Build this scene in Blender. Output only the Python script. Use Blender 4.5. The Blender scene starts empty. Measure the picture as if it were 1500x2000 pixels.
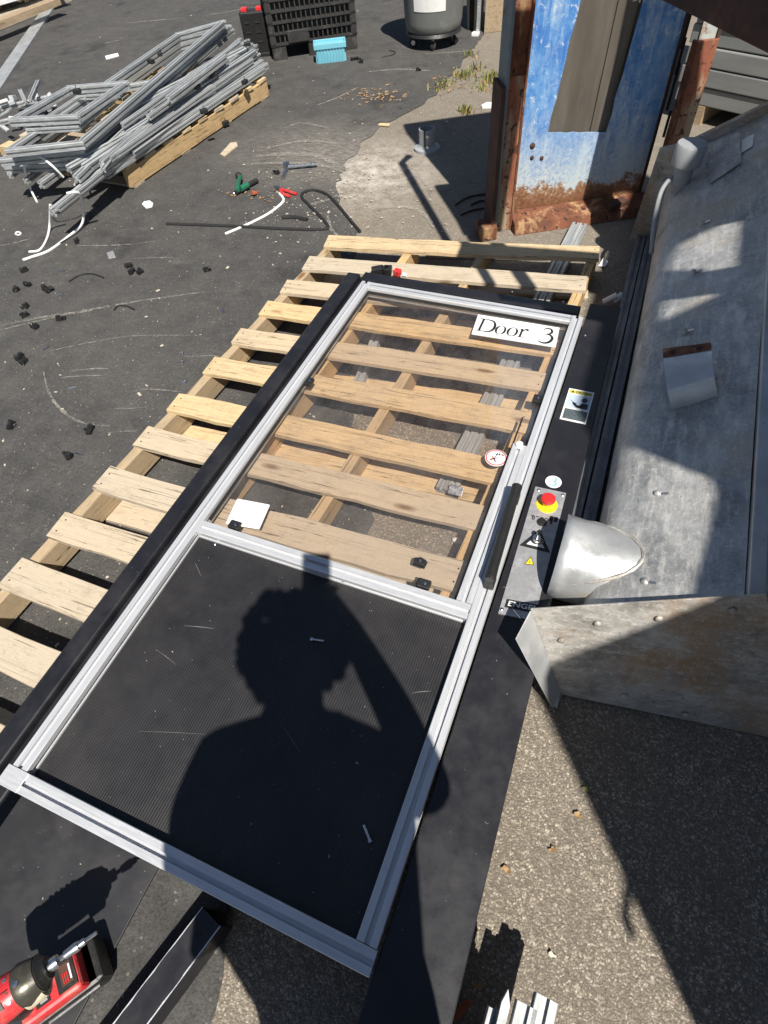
import bpy, bmesh, math, random
from mathutils import Vector, Matrix
random.seed(7)
scene = bpy.context.scene
COL = scene.collection
R_ = math.radians

# ------------------------------------------------------------------ camera
CAMH = 1.46
RM = Matrix(((0.9251308, 0.3731086, -0.0701633), (0.2603010, -0.7579096, -0.5981776), (-0.2763627, 0.5351289, -0.7982861)))
FPX = 1133.68
cam = bpy.data.cameras.new('camera'); cam_o = bpy.data.objects.new('camera', cam); COL.objects.link(cam_o)
cam.sensor_fit = 'VERTICAL'; cam.sensor_height = 36.0; cam.lens = FPX / 2000 * 36.0
cam.clip_start = 0.01; cam.clip_end = 400
cx, cy, cz = RM[0], -RM[1], -RM[2]
cam_o.matrix_world = Matrix(((cx[0], cy[0], cz[0], 0), (cx[1], cy[1], cz[1], 0), (cx[2], cy[2], cz[2], CAMH), (0, 0, 0, 1)))
scene.camera = cam_o
def ray(px, py): return RM.transposed() @ Vector((px - 750, py - 1000, FPX))
EYE = Vector((0, 0, CAMH))
def at(px, py, z=0.0):
    d = ray(px, py); t = (z - CAMH) / d.z
    return Vector((d.x * t, d.y * t, z))
def onplane(px, py, p0, n):
    d = ray(px, py); p0 = Vector(p0); n = Vector(n)
    return EYE + d * ((p0 - EYE).dot(n) / d.dot(n))
def at_y(px, py, y):
    d = ray(px, py); return EYE + d * (y / d.y)

# ------------------------------------------------------------------ light
ANTI = ray(632, 1095).normalized()
SUN = -ANTI
elev = math.asin(SUN.z)
world = bpy.data.worlds.new('World'); scene.world = world; world.use_nodes = True
wn = world.node_tree; wn.nodes.clear()
sky = wn.nodes.new('ShaderNodeTexSky'); sky.sky_type = 'NISHITA'; sky.sun_disc = False
sky.sun_elevation = elev; sky.sun_rotation = math.atan2(SUN.x, SUN.y)
sky.air_density = 1.0; sky.dust_density = 0.6
bg = wn.nodes.new('ShaderNodeBackground'); bg.inputs['Strength'].default_value = 0.05
wo = wn.nodes.new('ShaderNodeOutputWorld')
wn.links.new(sky.outputs[0], bg.inputs[0]); wn.links.new(bg.outputs[0], wo.inputs[0])
sl = bpy.data.lights.new('sun', 'SUN'); sl.energy = 5.0; sl.angle = R_(0.55); sl.color = (1.0, 0.95, 0.87)
so = bpy.data.objects.new('sun', sl); COL.objects.link(so); so.location = (3, -4, 8)
so.rotation_euler = ANTI.to_track_quat('-Z', 'Y').to_euler()
scene.view_settings.view_transform = 'Standard'; scene.view_settings.look = 'None'
scene.view_settings.exposure = 0.5; scene.view_settings.gamma = 1.0

# ------------------------------------------------------------------ materials
def sock(nt, s, v):
    if isinstance(v, bpy.types.NodeSocket): nt.links.new(v, s)
    else:
        if isinstance(v, tuple) and len(v) == 3 and s.type == 'RGBA': v = (*v, 1)
        s.default_value = v
def nd(nt, typ, ins=None, **props):
    n = nt.nodes.new('ShaderNode' + typ)
    for k, v in props.items(): setattr(n, k, v)
    for k, v in (ins or {}).items(): sock(nt, n.inputs[k], v)
    return n
def noise(nt, vec, scale, detail=5, rough=.6, dist=0.0):
    return nd(nt, 'TexNoise', {'Vector': vec, 'Scale': scale, 'Detail': detail, 'Roughness': rough, 'Distortion': dist}).outputs['Fac']
def ramp(nt, fac, stops):
    n = nd(nt, 'ValToRGB', {'Fac': fac}); e = n.color_ramp.elements
    while len(e) < len(stops): e.new(.5)
    for el, (p, c) in zip(e, stops):
        el.position = p; el.color = (*c, 1) if isinstance(c, tuple) else (c, c, c, 1)
    return n.outputs[0]
def mixc(nt, fac, a, b, mode='MIX'):
    n = nd(nt, 'Mix', data_type='RGBA', blend_type=mode)
    sock(nt, n.inputs[0], fac); sock(nt, n.inputs[6], a); sock(nt, n.inputs[7], b); return n.outputs[2]
def mth(nt, op, a, b=0.0, clamp=False):
    n = nd(nt, 'Math', operation=op, use_clamp=clamp); sock(nt, n.inputs[0], a); sock(nt, n.inputs[1], b); return n.outputs[0]
def coords(nt, stretch=(1, 1, 1), seed=False):
    v = nd(nt, 'TexCoord').outputs['Object']
    v = nd(nt, 'Mapping', {'Vector': v, 'Scale': stretch}).outputs[0]
    if seed:
        r = nd(nt, 'ObjectInfo').outputs['Random']
        o = nd(nt, 'CombineXYZ', {0: mth(nt, 'MULTIPLY', r, 37.0), 1: mth(nt, 'MULTIPLY', r, 91.0), 2: mth(nt, 'MULTIPLY', r, 53.0)}).outputs[0]
        v = nd(nt, 'VectorMath', {0: v, 1: o}, operation='ADD').outputs[0]
    return v
def new_mat(name):
    m = bpy.data.materials.new(name); m.use_nodes = True
    nt = m.node_tree; b = nt.nodes['Principled BSDF']; return m, nt, b
def bump(nt, b, h, strength=.3, dist=.002):
    n = nd(nt, 'Bump', {'Strength': strength, 'Distance': dist, 'Height': h}); nt.links.new(n.outputs[0], b.inputs['Normal'])
M = {}
def pm(name, c1, c2=None, scale=12, rough=.5, rvar=.15, metal=0.0, bmp=.15, bscale=120, stretch=(1, 1, 1), seed=True,
       patch=None, patch_at=(.55, .65), pscale=4, speck=None, speck_scale=180, speck_lo=.72, pstretch=None, bdist=.002, spec=None):
    m, nt, b = new_mat(name); c2 = c2 or tuple(x * .75 for x in c1)
    v = coords(nt, stretch, seed)
    n1 = noise(nt, v, scale, 6)
    col = ramp(nt, n1, [(.3, c2), (.7, c1)])
    if patch:
        vp = coords(nt, pstretch, seed) if pstretch else v
        col = mixc(nt, ramp(nt, noise(nt, vp, pscale, 8, .7), [(patch_at[0], 0.), (patch_at[1], 1.)]), col, patch)
    if speck:
        col = mixc(nt, ramp(nt, noise(nt, v, speck_scale, 2, .5), [(speck_lo, 0.), (speck_lo + .04, 1.)]), col, speck)
    sock(nt, b.inputs['Base Color'], col)
    sock(nt, b.inputs['Roughness'], ramp(nt, noise(nt, v, scale * 2.3, 4), [(.3, max(0., rough - rvar)), (.7, min(1., rough + rvar))]))
    b.inputs['Metallic'].default_value = metal
    if spec is not None: b.inputs['Specular IOR Level'].default_value = spec
    if bmp: bump(nt, b, noise(nt, v, bscale, 4), bmp, bdist)
    M[name] = m; return m

def wood(name, c1, c2, grey):
    m, nt, b = new_mat(name)
    v = coords(nt, (1, 1, 1), True)
    r = nd(nt, 'ObjectInfo').outputs['Random']
    mp = lambda sc: nd(nt, 'Mapping', {'Vector': v, 'Scale': sc}).outputs[0]
    rings = noise(nt, mp((1.1, 20, 20)), 3.0, 5, .6, 1.6)
    fine = noise(nt, mp((3, 110, 110)), 5, 4, .65)
    saw = noise(nt, mp((140, 6, 6)), 2, 2)
    col = ramp(nt, rings, [(.28, c2), (.42, c1), (.55, tuple(x * 1.08 for x in c1)), (.66, tuple(x * .78 for x in c1)), (.8, c2)])
    col = mixc(nt, ramp(nt, fine, [(.30, .55), (.50, 0.)]), col, tuple(x * .45 for x in c2))
    col = mixc(nt, ramp(nt, saw, [(.35, .25), (.5, 0.)]), col, tuple(x * .6 for x in c1))
    col = mixc(nt, ramp(nt, r, [(.1, 0.), (.5, .3), (.55, .85), (1., .6)]), col, mixc(nt, fine, tuple(x * .7 for x in grey), grey))
    kn = nd(nt, 'TexVoronoi', {'Vector': mp((2.6, 8, 8)), 'Scale': 1.0}).outputs['Distance']
    col = mixc(nt, ramp(nt, mth(nt, 'ADD', kn, mth(nt, 'MULTIPLY', fine, .06)), [(.08, .85), (.15, 0.)]), col, (.16, .075, .03))
    st = noise(nt, mp((3, 6, 6)), 3, 9, .8)
    col = mixc(nt, ramp(nt, st, [(.52, 0.), (.72, .6)]), col, (.24, .185, .125))
    st2 = noise(nt, mp((9, 14, 14)), 4, 8, .8)
    col = mixc(nt, ramp(nt, st2, [(.57, 0.), (.68, .5)]), col, (.13, .10, .07))
    split = noise(nt, mp((.8, 34, 34)), 2.5, 2, .4, .5)
    cr = ramp(nt, mth(nt, 'ABSOLUTE', mth(nt, 'SUBTRACT', split, .38)), [(.004, 1.), (.012, 0.)])
    col = mixc(nt, mth(nt, 'MULTIPLY', cr, .8), col, (.05, .03, .018))
    sock(nt, b.inputs['Base Color'], col); b.inputs['Roughness'].default_value = .8
    b.inputs['Specular IOR Level'].default_value = .15
    bump(nt, b, mth(nt, 'SUBTRACT', fine, cr), .6, .002); M[name] = m
wood('pallet_wood', (.64, .465, .255), (.50, .33, .16), (.56, .49, .39))
wood('weathered_wood', (.40, .30, .19), (.26, .18, .11), (.36, .32, .27))
wood('stringer_wood', (.60, .41, .20), (.46, .29, .125), (.47, .37, .25))

def asphalt_sealed():
    m, nt, b = new_mat('sealed_asphalt'); v = coords(nt)
    big = noise(nt, v, 1.3, 6, .65); mid = noise(nt, v, 9, 6, .7); fine = noise(nt, v, 160, 4, .7)
    col = ramp(nt, mid, [(.3, (.056, .054, .052)), (.7, (.100, .096, .091))])
    col = mixc(nt, ramp(nt, big, [(.45, 0.), (.75, .55)]), col, (.115, .108, .098))
    col = mixc(nt, ramp(nt, fine, [(.38, .45), (.55, 0.)]), col, (.012, .012, .013))
    vs = nd(nt, 'Mapping', {'Vector': v, 'Rotation': (0, 0, .35), 'Scale': (3, 26, 1)}).outputs[0]
    col = mixc(nt, ramp(nt, noise(nt, vs, 3, 9, .8), [(.54, 0.), (.74, .5)]), col, (.17, .152, .13))
    col = mixc(nt, ramp(nt, noise(nt, v, 3.3, 10, .82), [(.56, 0.), (.72, .5)]), col, (.16, .145, .125))
    oil = ramp(nt, noise(nt, v, 2.6, 4, .5, .3), [(.30, .6), (.40, 0.)])
    col = mixc(nt, oil, col, (.022, .021, .021))
    vo = nd(nt, 'TexVoronoi', {'Vector': v, 'Scale': 95.0, 'Randomness': 1.0})
    pick = ramp(nt, nd(nt, 'SeparateColor', {0: vo.outputs['Color']}).outputs[0], [(.9, 0.), (.93, 1.)])
    sp = mth(nt, 'MULTIPLY', pick, ramp(nt, vo.outputs['Distance'], [(.22, .75), (.34, 0.)]))
    col = mixc(nt, sp, col, (.20, .185, .165))
    vo2 = nd(nt, 'TexVoronoi', {'Vector': v, 'Scale': 30.0, 'Randomness': 1.0})
    pick2 = ramp(nt, nd(nt, 'SeparateColor', {0: vo2.outputs['Color']}).outputs[1], [(.955, 0.), (.965, 1.)])
    sp2 = mth(nt, 'MULTIPLY', pick2, ramp(nt, vo2.outputs['Distance'], [(.08, 1.), (.13, 0.)]))
    # spilled pale powder near the edge of the old paving
    d = nd(nt, 'VectorMath', {0: v, 1: (-1.75, 3.35, 0)}, operation='SUBTRACT').outputs[0]
    d = nd(nt, 'VectorMath', {0: nd(nt, 'Mapping', {'Vector': d, 'Scale': (1.0, 1.5, 1)}).outputs[0]}, operation='LENGTH').outputs['Value']
    pw = mth(nt, 'MULTIPLY', ramp(nt, d, [(.1, 1.), (.9, 0.)]), ramp(nt, noise(nt, vs, 5, 7, .8), [(.42, 0.), (.68, 1.)]))
    col = mixc(nt, pw, col, (.38, .34, .29))
    sock(nt, b.inputs['Base Color'], col); b.inputs['Roughness'].default_value = .82
    b.inputs['Specular IOR Level'].default_value = .3
    h = mth(nt, 'ADD', mth(nt, 'MULTIPLY', fine, 1.0), mth(nt, 'MULTIPLY', mid, 1.2))
    bump(nt, b, h, .7, .005); M['sealed'] = m
asphalt_sealed()
def asphalt_aged():
    m, nt, b = new_mat('aged_asphalt'); v = coords(nt)
    big = noise(nt, v, 1.1, 6, .6); mid = noise(nt, v, 11, 6, .7); fine = noise(nt, v, 210, 3, .7)
    vo = nd(nt, 'TexVoronoi', {'Vector': nd(nt, 'VectorMath', {0: v, 1: nd(nt, 'VectorMath', {0: nd(nt, 'TexNoise', {'Vector': v, 'Scale': 60.0}).outputs['Color'], 1: (.012, .012, .012)}, operation='MULTIPLY').outputs[0]}, operation='ADD').outputs[0], 'Scale': 230.0})
    cc = nd(nt, 'SeparateColor', {0: vo.outputs['Color']}).outputs
    col = ramp(nt, cc[0], [(0., (.16, .138, .11)), (.5, (.26, .225, .178)), (.8, (.36, .31, .245)), (1., (.60, .53, .43))])
    col = mixc(nt, ramp(nt, vo.outputs['Distance'], [(.34, 0.), (.66, .6)]), col, (.10, .086, .07))
    col = mixc(nt, ramp(nt, mid, [(.35, .35), (.6, 0.)]), col, (.12, .103, .085))
    col = mixc(nt, ramp(nt, big, [(.4, 0.), (.7, .35)]), col, (.27, .235, .19))
    vb = nd(nt, 'TexVoronoi', {'Vector': v, 'Scale': 62.0})
    pk = mth(nt, 'MULTIPLY', ramp(nt, nd(nt, 'SeparateColor', {0: vb.outputs['Color']}).outputs[0], [(.80, 0.), (.86, 1.)]), ramp(nt, vb.outputs['Distance'], [(.18, .8), (.34, 0.)]))
    col = mixc(nt, pk, col, ramp(nt, nd(nt, 'SeparateColor', {0: vb.outputs['Color']}).outputs[1], [(0., (.16, .14, .12)), (1., (.56, .50, .41))]))
    col = mixc(nt, ramp(nt, noise(nt, v, 4.5, 9, .8), [(.45, 0.), (.7, .55)]), col, (.15, .125, .10))
    sp = nd(nt, 'SeparateXYZ', {0: v}).outputs
    far = mth(nt, 'ADD', sp[1], mth(nt, 'MULTIPLY', noise(nt, v, 5, 6), .8))
    fm = ramp(nt, mth(nt, 'MULTIPLY', mth(nt, 'SUBTRACT', far, 2.55), 1.5), [(0., 0.), (1., .55)])
    dusty = ramp(nt, noise(nt, v, 16, 10, .8), [(.3, (.15, .132, .108)), (.55, (.23, .20, .165)), (.75, (.32, .285, .24))])
    ck = nd(nt, 'TexVoronoi', {'Vector': nd(nt, 'VectorMath', {0: v, 1: nd(nt, 'VectorMath', {0: nd(nt, 'TexNoise', {'Vector': v, 'Scale': 5.0, 'Detail': 8.0}).outputs['Color'], 1: (.3, .3, .0)}, operation='MULTIPLY').outputs[0]}, operation='ADD').outputs[0], 'Scale': 2.4}, feature='DISTANCE_TO_EDGE').outputs['Distance']
    dusty = mixc(nt, ramp(nt, ck, [(.004, .6), (.010, 0.)]), dusty, (.06, .05, .04))
    col = mixc(nt, fm, col, dusty)
    d = nd(nt, 'VectorMath', {0: v, 1: (-1.5, 3.15, 0)}, operation='SUBTRACT').outputs[0]
    d = nd(nt, 'VectorMath', {0: d}, operation='LENGTH').outputs['Value']
    pw = mth(nt, 'MULTIPLY', ramp(nt, d, [(.05, 1.), (.55, 0.)]), ramp(nt, noise(nt, v, 9, 9, .85), [(.42, 0.), (.60, 1.)]))
    col = mixc(nt, pw, col, (.56, .52, .46))
    sock(nt, b.inputs['Base Color'], col); b.inputs['Roughness'].default_value = .9
    b.inputs['Specular IOR Level'].default_value = .2
    h = mth(nt, 'SUBTRACT', mth(nt, 'ADD', fine, mth(nt, 'MULTIPLY', mid, .8)), mth(nt, 'MULTIPLY', vo.outputs['Distance'], 1.2))
    bump(nt, b, h, .6, .003); M['aged'] = m
asphalt_aged()
pm('alu', (.72, .73, .745), (.60, .61, .63), 9, .40, .12, .45, .06, 300, (1, 12, 12), speck=(.42, .41, .40), speck_scale=60, speck_lo=.7)
pm('alu_dull', (.60, .62, .62), (.36, .38, .39), 6, .48, .12, .45, .08, 200, (1, 10, 10), patch=(.30, .30, .29), patch_at=(.5, .72), pscale=7)
pm('black_paint', (.016, .016, .020), (.011, .011, .014), 10, .42, .1, 0, .05, 200, seed=False, patch=(.035, .033, .034), patch_at=(.5, .8), pscale=5, speck=(.20, .19, .18), speck_scale=120, speck_lo=.76)
pm('black_panel', (.018, .017, .019), (.012, .012, .014), 9, .5, .08, 0, .04, 250, seed=False, patch=(.032, .029, .028), patch_at=(.45, .75), pscale=3.5, speck=(.22, .21, .2), speck_scale=110, speck_lo=.78)
pm('black_sheet', (.028, .028, .031), (.020, .020, .023), 7, .5, .1, 0, .08, 160, seed=False, patch=(.045, .043, .043), patch_at=(.48, .75), pscale=4, speck=(.30, .29, .28), speck_scale=140, speck_lo=.74)
pm('black_plastic', (.014, .014, .014), (.02, .02, .02), 30, .45, .1)
pm('black_rubber', (.02, .02, .02), (.012, .012, .012), 30, .7, .1)
pm('plate_metal', (.46, .46, .46), (.38, .38, .39), 40, .42, .08, .5, .06, 300, seed=False, patch=(.6, .6, .6), patch_at=(.5, .7), pscale=30)
pm('zinc', (.65, .66, .68), (.5, .5, .52), 40, .3, .08, 1.0, .05, 300)
pm('white_plastic', (.82, .82, .80), (.76, .76, .74), 20, .4, .08)
pm('white_print', (.80, .80, .79), (.74, .74, .73), 14, .38, .06, 0, 0)
pm('print_black', (.012, .012, .012), (.02, .02, .02), 30, .5, .05, 0, 0)
pm('print_red', (.50, .03, .03), (.42, .03, .03), 30, .5, .05, 0, 0)
pm('print_teal', (.06, .38, .36), (.08, .44, .42), 30, .5, .05, 0, 0)
pm('print_yellow', (.80, .62, .03), (.72, .58, .03), 30, .45, .05, 0, 0)
pm('print_dim_yellow', (.55, .50, .09), (.5, .45, .08), 30, .45, .05, 0, 0)
pm('print_pale_blue', (.46, .55, .66), (.42, .5, .62), 30, .45, .05, 0, 0)
pm('print_slate', (.05, .07, .08), (.08, .1, .11), 200, .5, .05, 0, 0, patch=(.13, .15, .16), patch_at=(.5, .6), pscale=240)
pm('red_plastic', (.62, .035, .04), (.52, .03, .035), 12, .38, .1, 0, .05, patch=(.42, .13, .10), patch_at=(.5, .68), pscale=28, speck=(.16, .05, .04), speck_scale=90, speck_lo=.64)
pm('red_button', (.72, .03, .03), (.66, .025, .025), 12, .32, .05, 0, 0)
pm('yellow_plastic', (.86, .66, .02), (.80, .6, .02), 12, .35, .05, 0, 0)
pm('green_plastic', (.02, .16, .09), (.02, .10, .06), 20, .45, .1)
pm('rust', (.22, .08, .04), (.095, .036, .02), 14, .8, .1, .1, .7, 70, patch=(.36, .22, .11), patch_at=(.5, .62), pscale=7, pstretch=(2.4, 2.4, .8), bdist=.004, speck=(.05, .02, .015), speck_scale=45, speck_lo=.62)
pm('rust_dark', (.085, .04, .028), (.045, .024, .018), 9, .8, .1, .1, .5, 90, patch=(.13, .055, .035), patch_at=(.55, .7), pscale=9)
pm('primer', (.30, .10, .055), (.22, .075, .04), 9, .75, .1, 0, .4, 90, patch=(.34, .27, .18), patch_at=(.46, .56), pscale=4.5, pstretch=(3, 3, .45), speck=(.10, .04, .025), speck_scale=40, speck_lo=.6)
pm('galv_bright', (.62, .63, .63), (.42, .43, .43), 10, .40, .14, .5, .3, 40, seed=False, patch=(.52, .47, .36), patch_at=(.56, .72), pscale=6, bdist=.003)
def sheet_metal(name, lo, hi, oxide, grime, metal, streak=(26, 3, 26), rot=.5):
    m, nt, b = new_mat(name); v = coords(nt)
    cl = noise(nt, v, 7, 12, .78); vs = nd(nt, 'Mapping', {'Vector': v, 'Rotation': (0, rot * .4, rot), 'Scale': streak}).outputs[0]
    sk = noise(nt, vs, 2.2, 8, .75); bl = noise(nt, v, 2.6, 6, .65); fl = noise(nt, v, 130, 3, .7)
    c = ramp(nt, cl, [(.32, lo), (.62, hi)])
    c = mixc(nt, ramp(nt, sk, [(.50, 0.), (.66, .65)]), c, oxide)
    c = mixc(nt, ramp(nt, sk, [(.30, .6), (.42, 0.)]), c, tuple(x * .6 for x in lo))
    c = mixc(nt, mth(nt, 'MULTIPLY', ramp(nt, bl, [(.5, 0.), (.62, .95)]), ramp(nt, cl, [(.4, .3), (.6, 1.)])), c, grime)
    c = mixc(nt, ramp(nt, fl, [(.62, 0.), (.70, .5)]), c, tuple(x * .5 for x in lo))
    fl2 = noise(nt, v, 85, 6, .8)
    c = mixc(nt, ramp(nt, fl2, [(.54, 0.), (.64, .55)]), c, oxide)
    sock(nt, b.inputs['Base Color'], c); sock(nt, b.inputs['Roughness'], ramp(nt, cl, [(.3, .38), (.7, .62)])); b.inputs['Metallic'].default_value = metal
    bump(nt, b, mth(nt, 'ADD', mth(nt, 'ADD', sk, mth(nt, 'MULTIPLY', noise(nt, v, 11, 3), 2.2)), mth(nt, 'MULTIPLY', fl, .3)), .5, .004); M[name] = m
sheet_metal('galv', (.19, .195, .20), (.52, .52, .51), (.74, .72, .67), (.42, .36, .28), .36, (18, 4, 18), .9)
sheet_metal('grimy_steel', (.16, .145, .13), (.52, .50, .46), (.70, .68, .63), (.36, .20, .08), .25, (7, 7, 26), .25)
pm('grey_blue_profile', (.27, .28, .30), (.19, .20, .22), 4, .5, .1, .7, .1, 120, (8, .6, 8), True)
pm('pipe_grey', (.33, .35, .36), (.27, .28, .29), 12, .6, .1, 0, .2)
pm('can_grey', (.17, .175, .165), (.135, .14, .135), 5, .5, .1, 0, .15, 60, patch=(.22, .22, .2), patch_at=(.55, .75), pscale=8)
pm('bin_black', (.040, .038, .036), (.022, .021, .021), 9, .6, .1, 0, .2, patch=(.11, .105, .10), patch_at=(.55, .75), pscale=12)
pm('basket_blue', (.19, .50, .60), (.16, .44, .55), 9, .5, .1, 0, .08)
pm('paper', (.78, .78, .76), (.70, .70, .68), 9, .7, .1, 0, .2, 30, patch=(.62, .61, .58), patch_at=(.55, .7), pscale=12)
pm('stack_grey', (.24, .245, .235), (.19, .195, .19), 4, .6, .1, 0, .1, 60, (1, 1, 6))  # albedo lowered overall: the shade on the stack is put into its colour
pm('cover_grey', (.125, .108, .088), (.085, .074, .06), 3, .55, .1, 0, .15, 40, (4, 4, 1), patch=(.16, .145, .125), patch_at=(.5, .75), pscale=2.5, pstretch=(6, 6, .7))
pm('concrete', (.42, .37, .29), (.30, .26, .20), 14, .9, .05, 0, .5, 90)
pm('soil', (.12, .09, .06), (.05, .04, .03), 8, .95, .05, 0, .9, 40, bdist=.02)
pm('leaf_green', (.13, .17, .03), (.22, .20, .05), 30, .6, .1, 0, 0)
pm('leaf_dry', (.40, .26, .12), (.24, .14, .065), 30, .7, .1, 0, 0)
pm('leaf_red', (.42, .10, .03), (.25, .05, .02), 60, .6, .1, 0, 0)
pm('chip_pale', (.58, .53, .44), (.36, .31, .24), 60, .8, .1, 0, 0)
pm('shade_caster', (.30, .31, .32), (.24, .25, .26), 4, .5, .1, .3, .1)  # grey of the added, unseen shade caster
pm('skin', (.48, .29, .21), (.42, .25, .18), 30, .5, .05, 0, .05)
pm('hair', (.03, .02, .014), (.05, .034, .022), 60, .6, .1, 0, .6, 90)
pm('shirt', (.06, .07, .10), (.05, .055, .08), 60, .85, .05, 0, .3, 300)
pm('jeans', (.06, .08, .13), (.045, .06, .10), 80, .9, .05, 0, .3, 300)
pm('boot', (.06, .045, .03), (.04, .03, .02), 40, .7, .1)
pm('dark_glass', (.01, .01, .012), (.012, .012, .014), 10, .12, .04, 0, 0)
pm('drill_black', (.022, .022, .020), (.015, .015, .014), 20, .42, .12, 0, .15, patch=(.06, .055, .045), patch_at=(.55, .75), pscale=30)
pm('drill_guard', (.10, .092, .07), (.06, .055, .045), 30, .35, .12, .5, .1, patch=(.16, .15, .12), patch_at=(.55, .72), pscale=18)
pm('cream', (.62, .57, .42), (.5, .45, .32), 60, .6, .1, 0, .4, 200)

def blue_paint():
    m, nt, b = new_mat('blue_paint'); v = coords(nt)
    vs = nd(nt, 'Mapping', {'Vector': v, 'Scale': (9, 9, 1.6)}).outputs[0]
    vl = nd(nt, 'Mapping', {'Vector': v, 'Scale': (14, 14, 1.0)}).outputs[0]
    chalk = noise(nt, vs, 1.6, 10, .72, .3); run = noise(nt, vl, 2.0, 8, .7); fleck = noise(nt, v, 60, 8, .8)
    blot = noise(nt, v, 5.5, 12, .78); flake = noise(nt, v, 24, 9, .8, .6)
    c = ramp(nt, blot, [(.36, (.032, .145, .47)), (.50, (.07, .23, .55)), (.62, (.17, .35, .62))])
    c = mixc(nt, mth(nt, 'MULTIPLY', ramp(nt, chalk, [(.44, 0.), (.60, .9)]), ramp(nt, flake, [(.40, .15), (.50, 1.)])), c, (.42, .55, .68))
    c = mixc(nt, ramp(nt, flake, [(.575, 0.), (.595, .85)]), c, (.54, .62, .68))
    c = mixc(nt, mth(nt, 'MULTIPLY', ramp(nt, run, [(.56, 0.), (.70, .6)]), ramp(nt, fleck, [(.40, 0.), (.52, 1.)])), c, (.50, .58, .64))
    sep = nd(nt, 'SeparateXYZ', {0: v}).outputs
    h = mth(nt, 'ADD', sep[2], mth(nt, 'MULTIPLY', mth(nt, 'SUBTRACT', noise(nt, v, 9, 8, .8), .5), .34))
    edge = mth(nt, 'ADD', h, mth(nt, 'MULTIPLY', sep[0], .04))
    c = mixc(nt, mth(nt, 'MULTIPLY', ramp(nt, edge, [(.20, 1.), (.46, 0.)]), ramp(nt, fleck, [(.38, .25), (.55, 1.)])), c, (.50, .55, .54))
    c = mixc(nt, ramp(nt, edge, [(.155, 1.), (.165, 0.)]), c, ramp(nt, mth(nt, 'ADD', mth(nt, 'MULTIPLY', fleck, .6), mth(nt, 'MULTIPLY', edge, 1.0)), [(.32, (.13, .05, .025)), (.44, (.24, .12, .06)), (.52, (.50, .44, .34))]))
    spots = mth(nt, 'MULTIPLY', ramp(nt, noise(nt, v, 14, 8, .8), [(.665, 0.), (.68, 1.)]), 1.0)
    c = mixc(nt, spots, c, (.22, .11, .06))
    sock(nt, b.inputs['Base Color'], c); b.inputs['Roughness'].default_value = .62
    bump(nt, b, fleck, .35, .003); M['blue_paint'] = m
blue_paint()
def glass():
    m, nt, b = new_mat('clear_pane'); nt.nodes.remove(b); out = nt.nodes['Material Output']
    v = coords(nt)
    t = nd(nt, 'BsdfTransparent', {'Color': (.96, .94, .925)})
    g = nd(nt, 'BsdfGlossy', {'Color': (1., 1., 1.), 'Roughness': .06})
    d = nd(nt, 'BsdfDiffuse', {'Color': (.45, .43, .42)})
    fc = nd(nt, 'LayerWeight', {'Blend': .5}).outputs['Facing']
    fr = mth(nt, 'ADD', mth(nt, 'MULTIPLY', mth(nt, 'POWER', fc, 5.0), .8), .035)
    dust = ramp(nt, noise(nt, v, 6, 9, .75), [(.38, .01), (.72, .085)])
    s1 = nd(nt, 'MixShader', {0: dust, 1: t.outputs[0], 2: d.outputs[0]})
    s2 = nd(nt, 'MixShader', {0: fr, 1: s1.outputs[0], 2: g.outputs[0]})
    nt.links.new(s2.outputs[0], out.inputs[0]); M['pane'] = m
glass()
def scratch():
    m, nt, b = new_mat('scrape'); v = coords(nt)
    b.inputs['Base Color'].default_value = (.42, .39, .34, 1); b.inputs['Roughness'].default_value = .9
    sock(nt, b.inputs['Alpha'], ramp(nt, noise(nt, v, 60, 6, .8), [(.42, 0.), (.66, .75)])); M['scrape'] = m
scratch()
pm('scrape_dry', (.34, .32, .30), (.22, .21, .20), 60, .8, .1, 0, 0)

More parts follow.
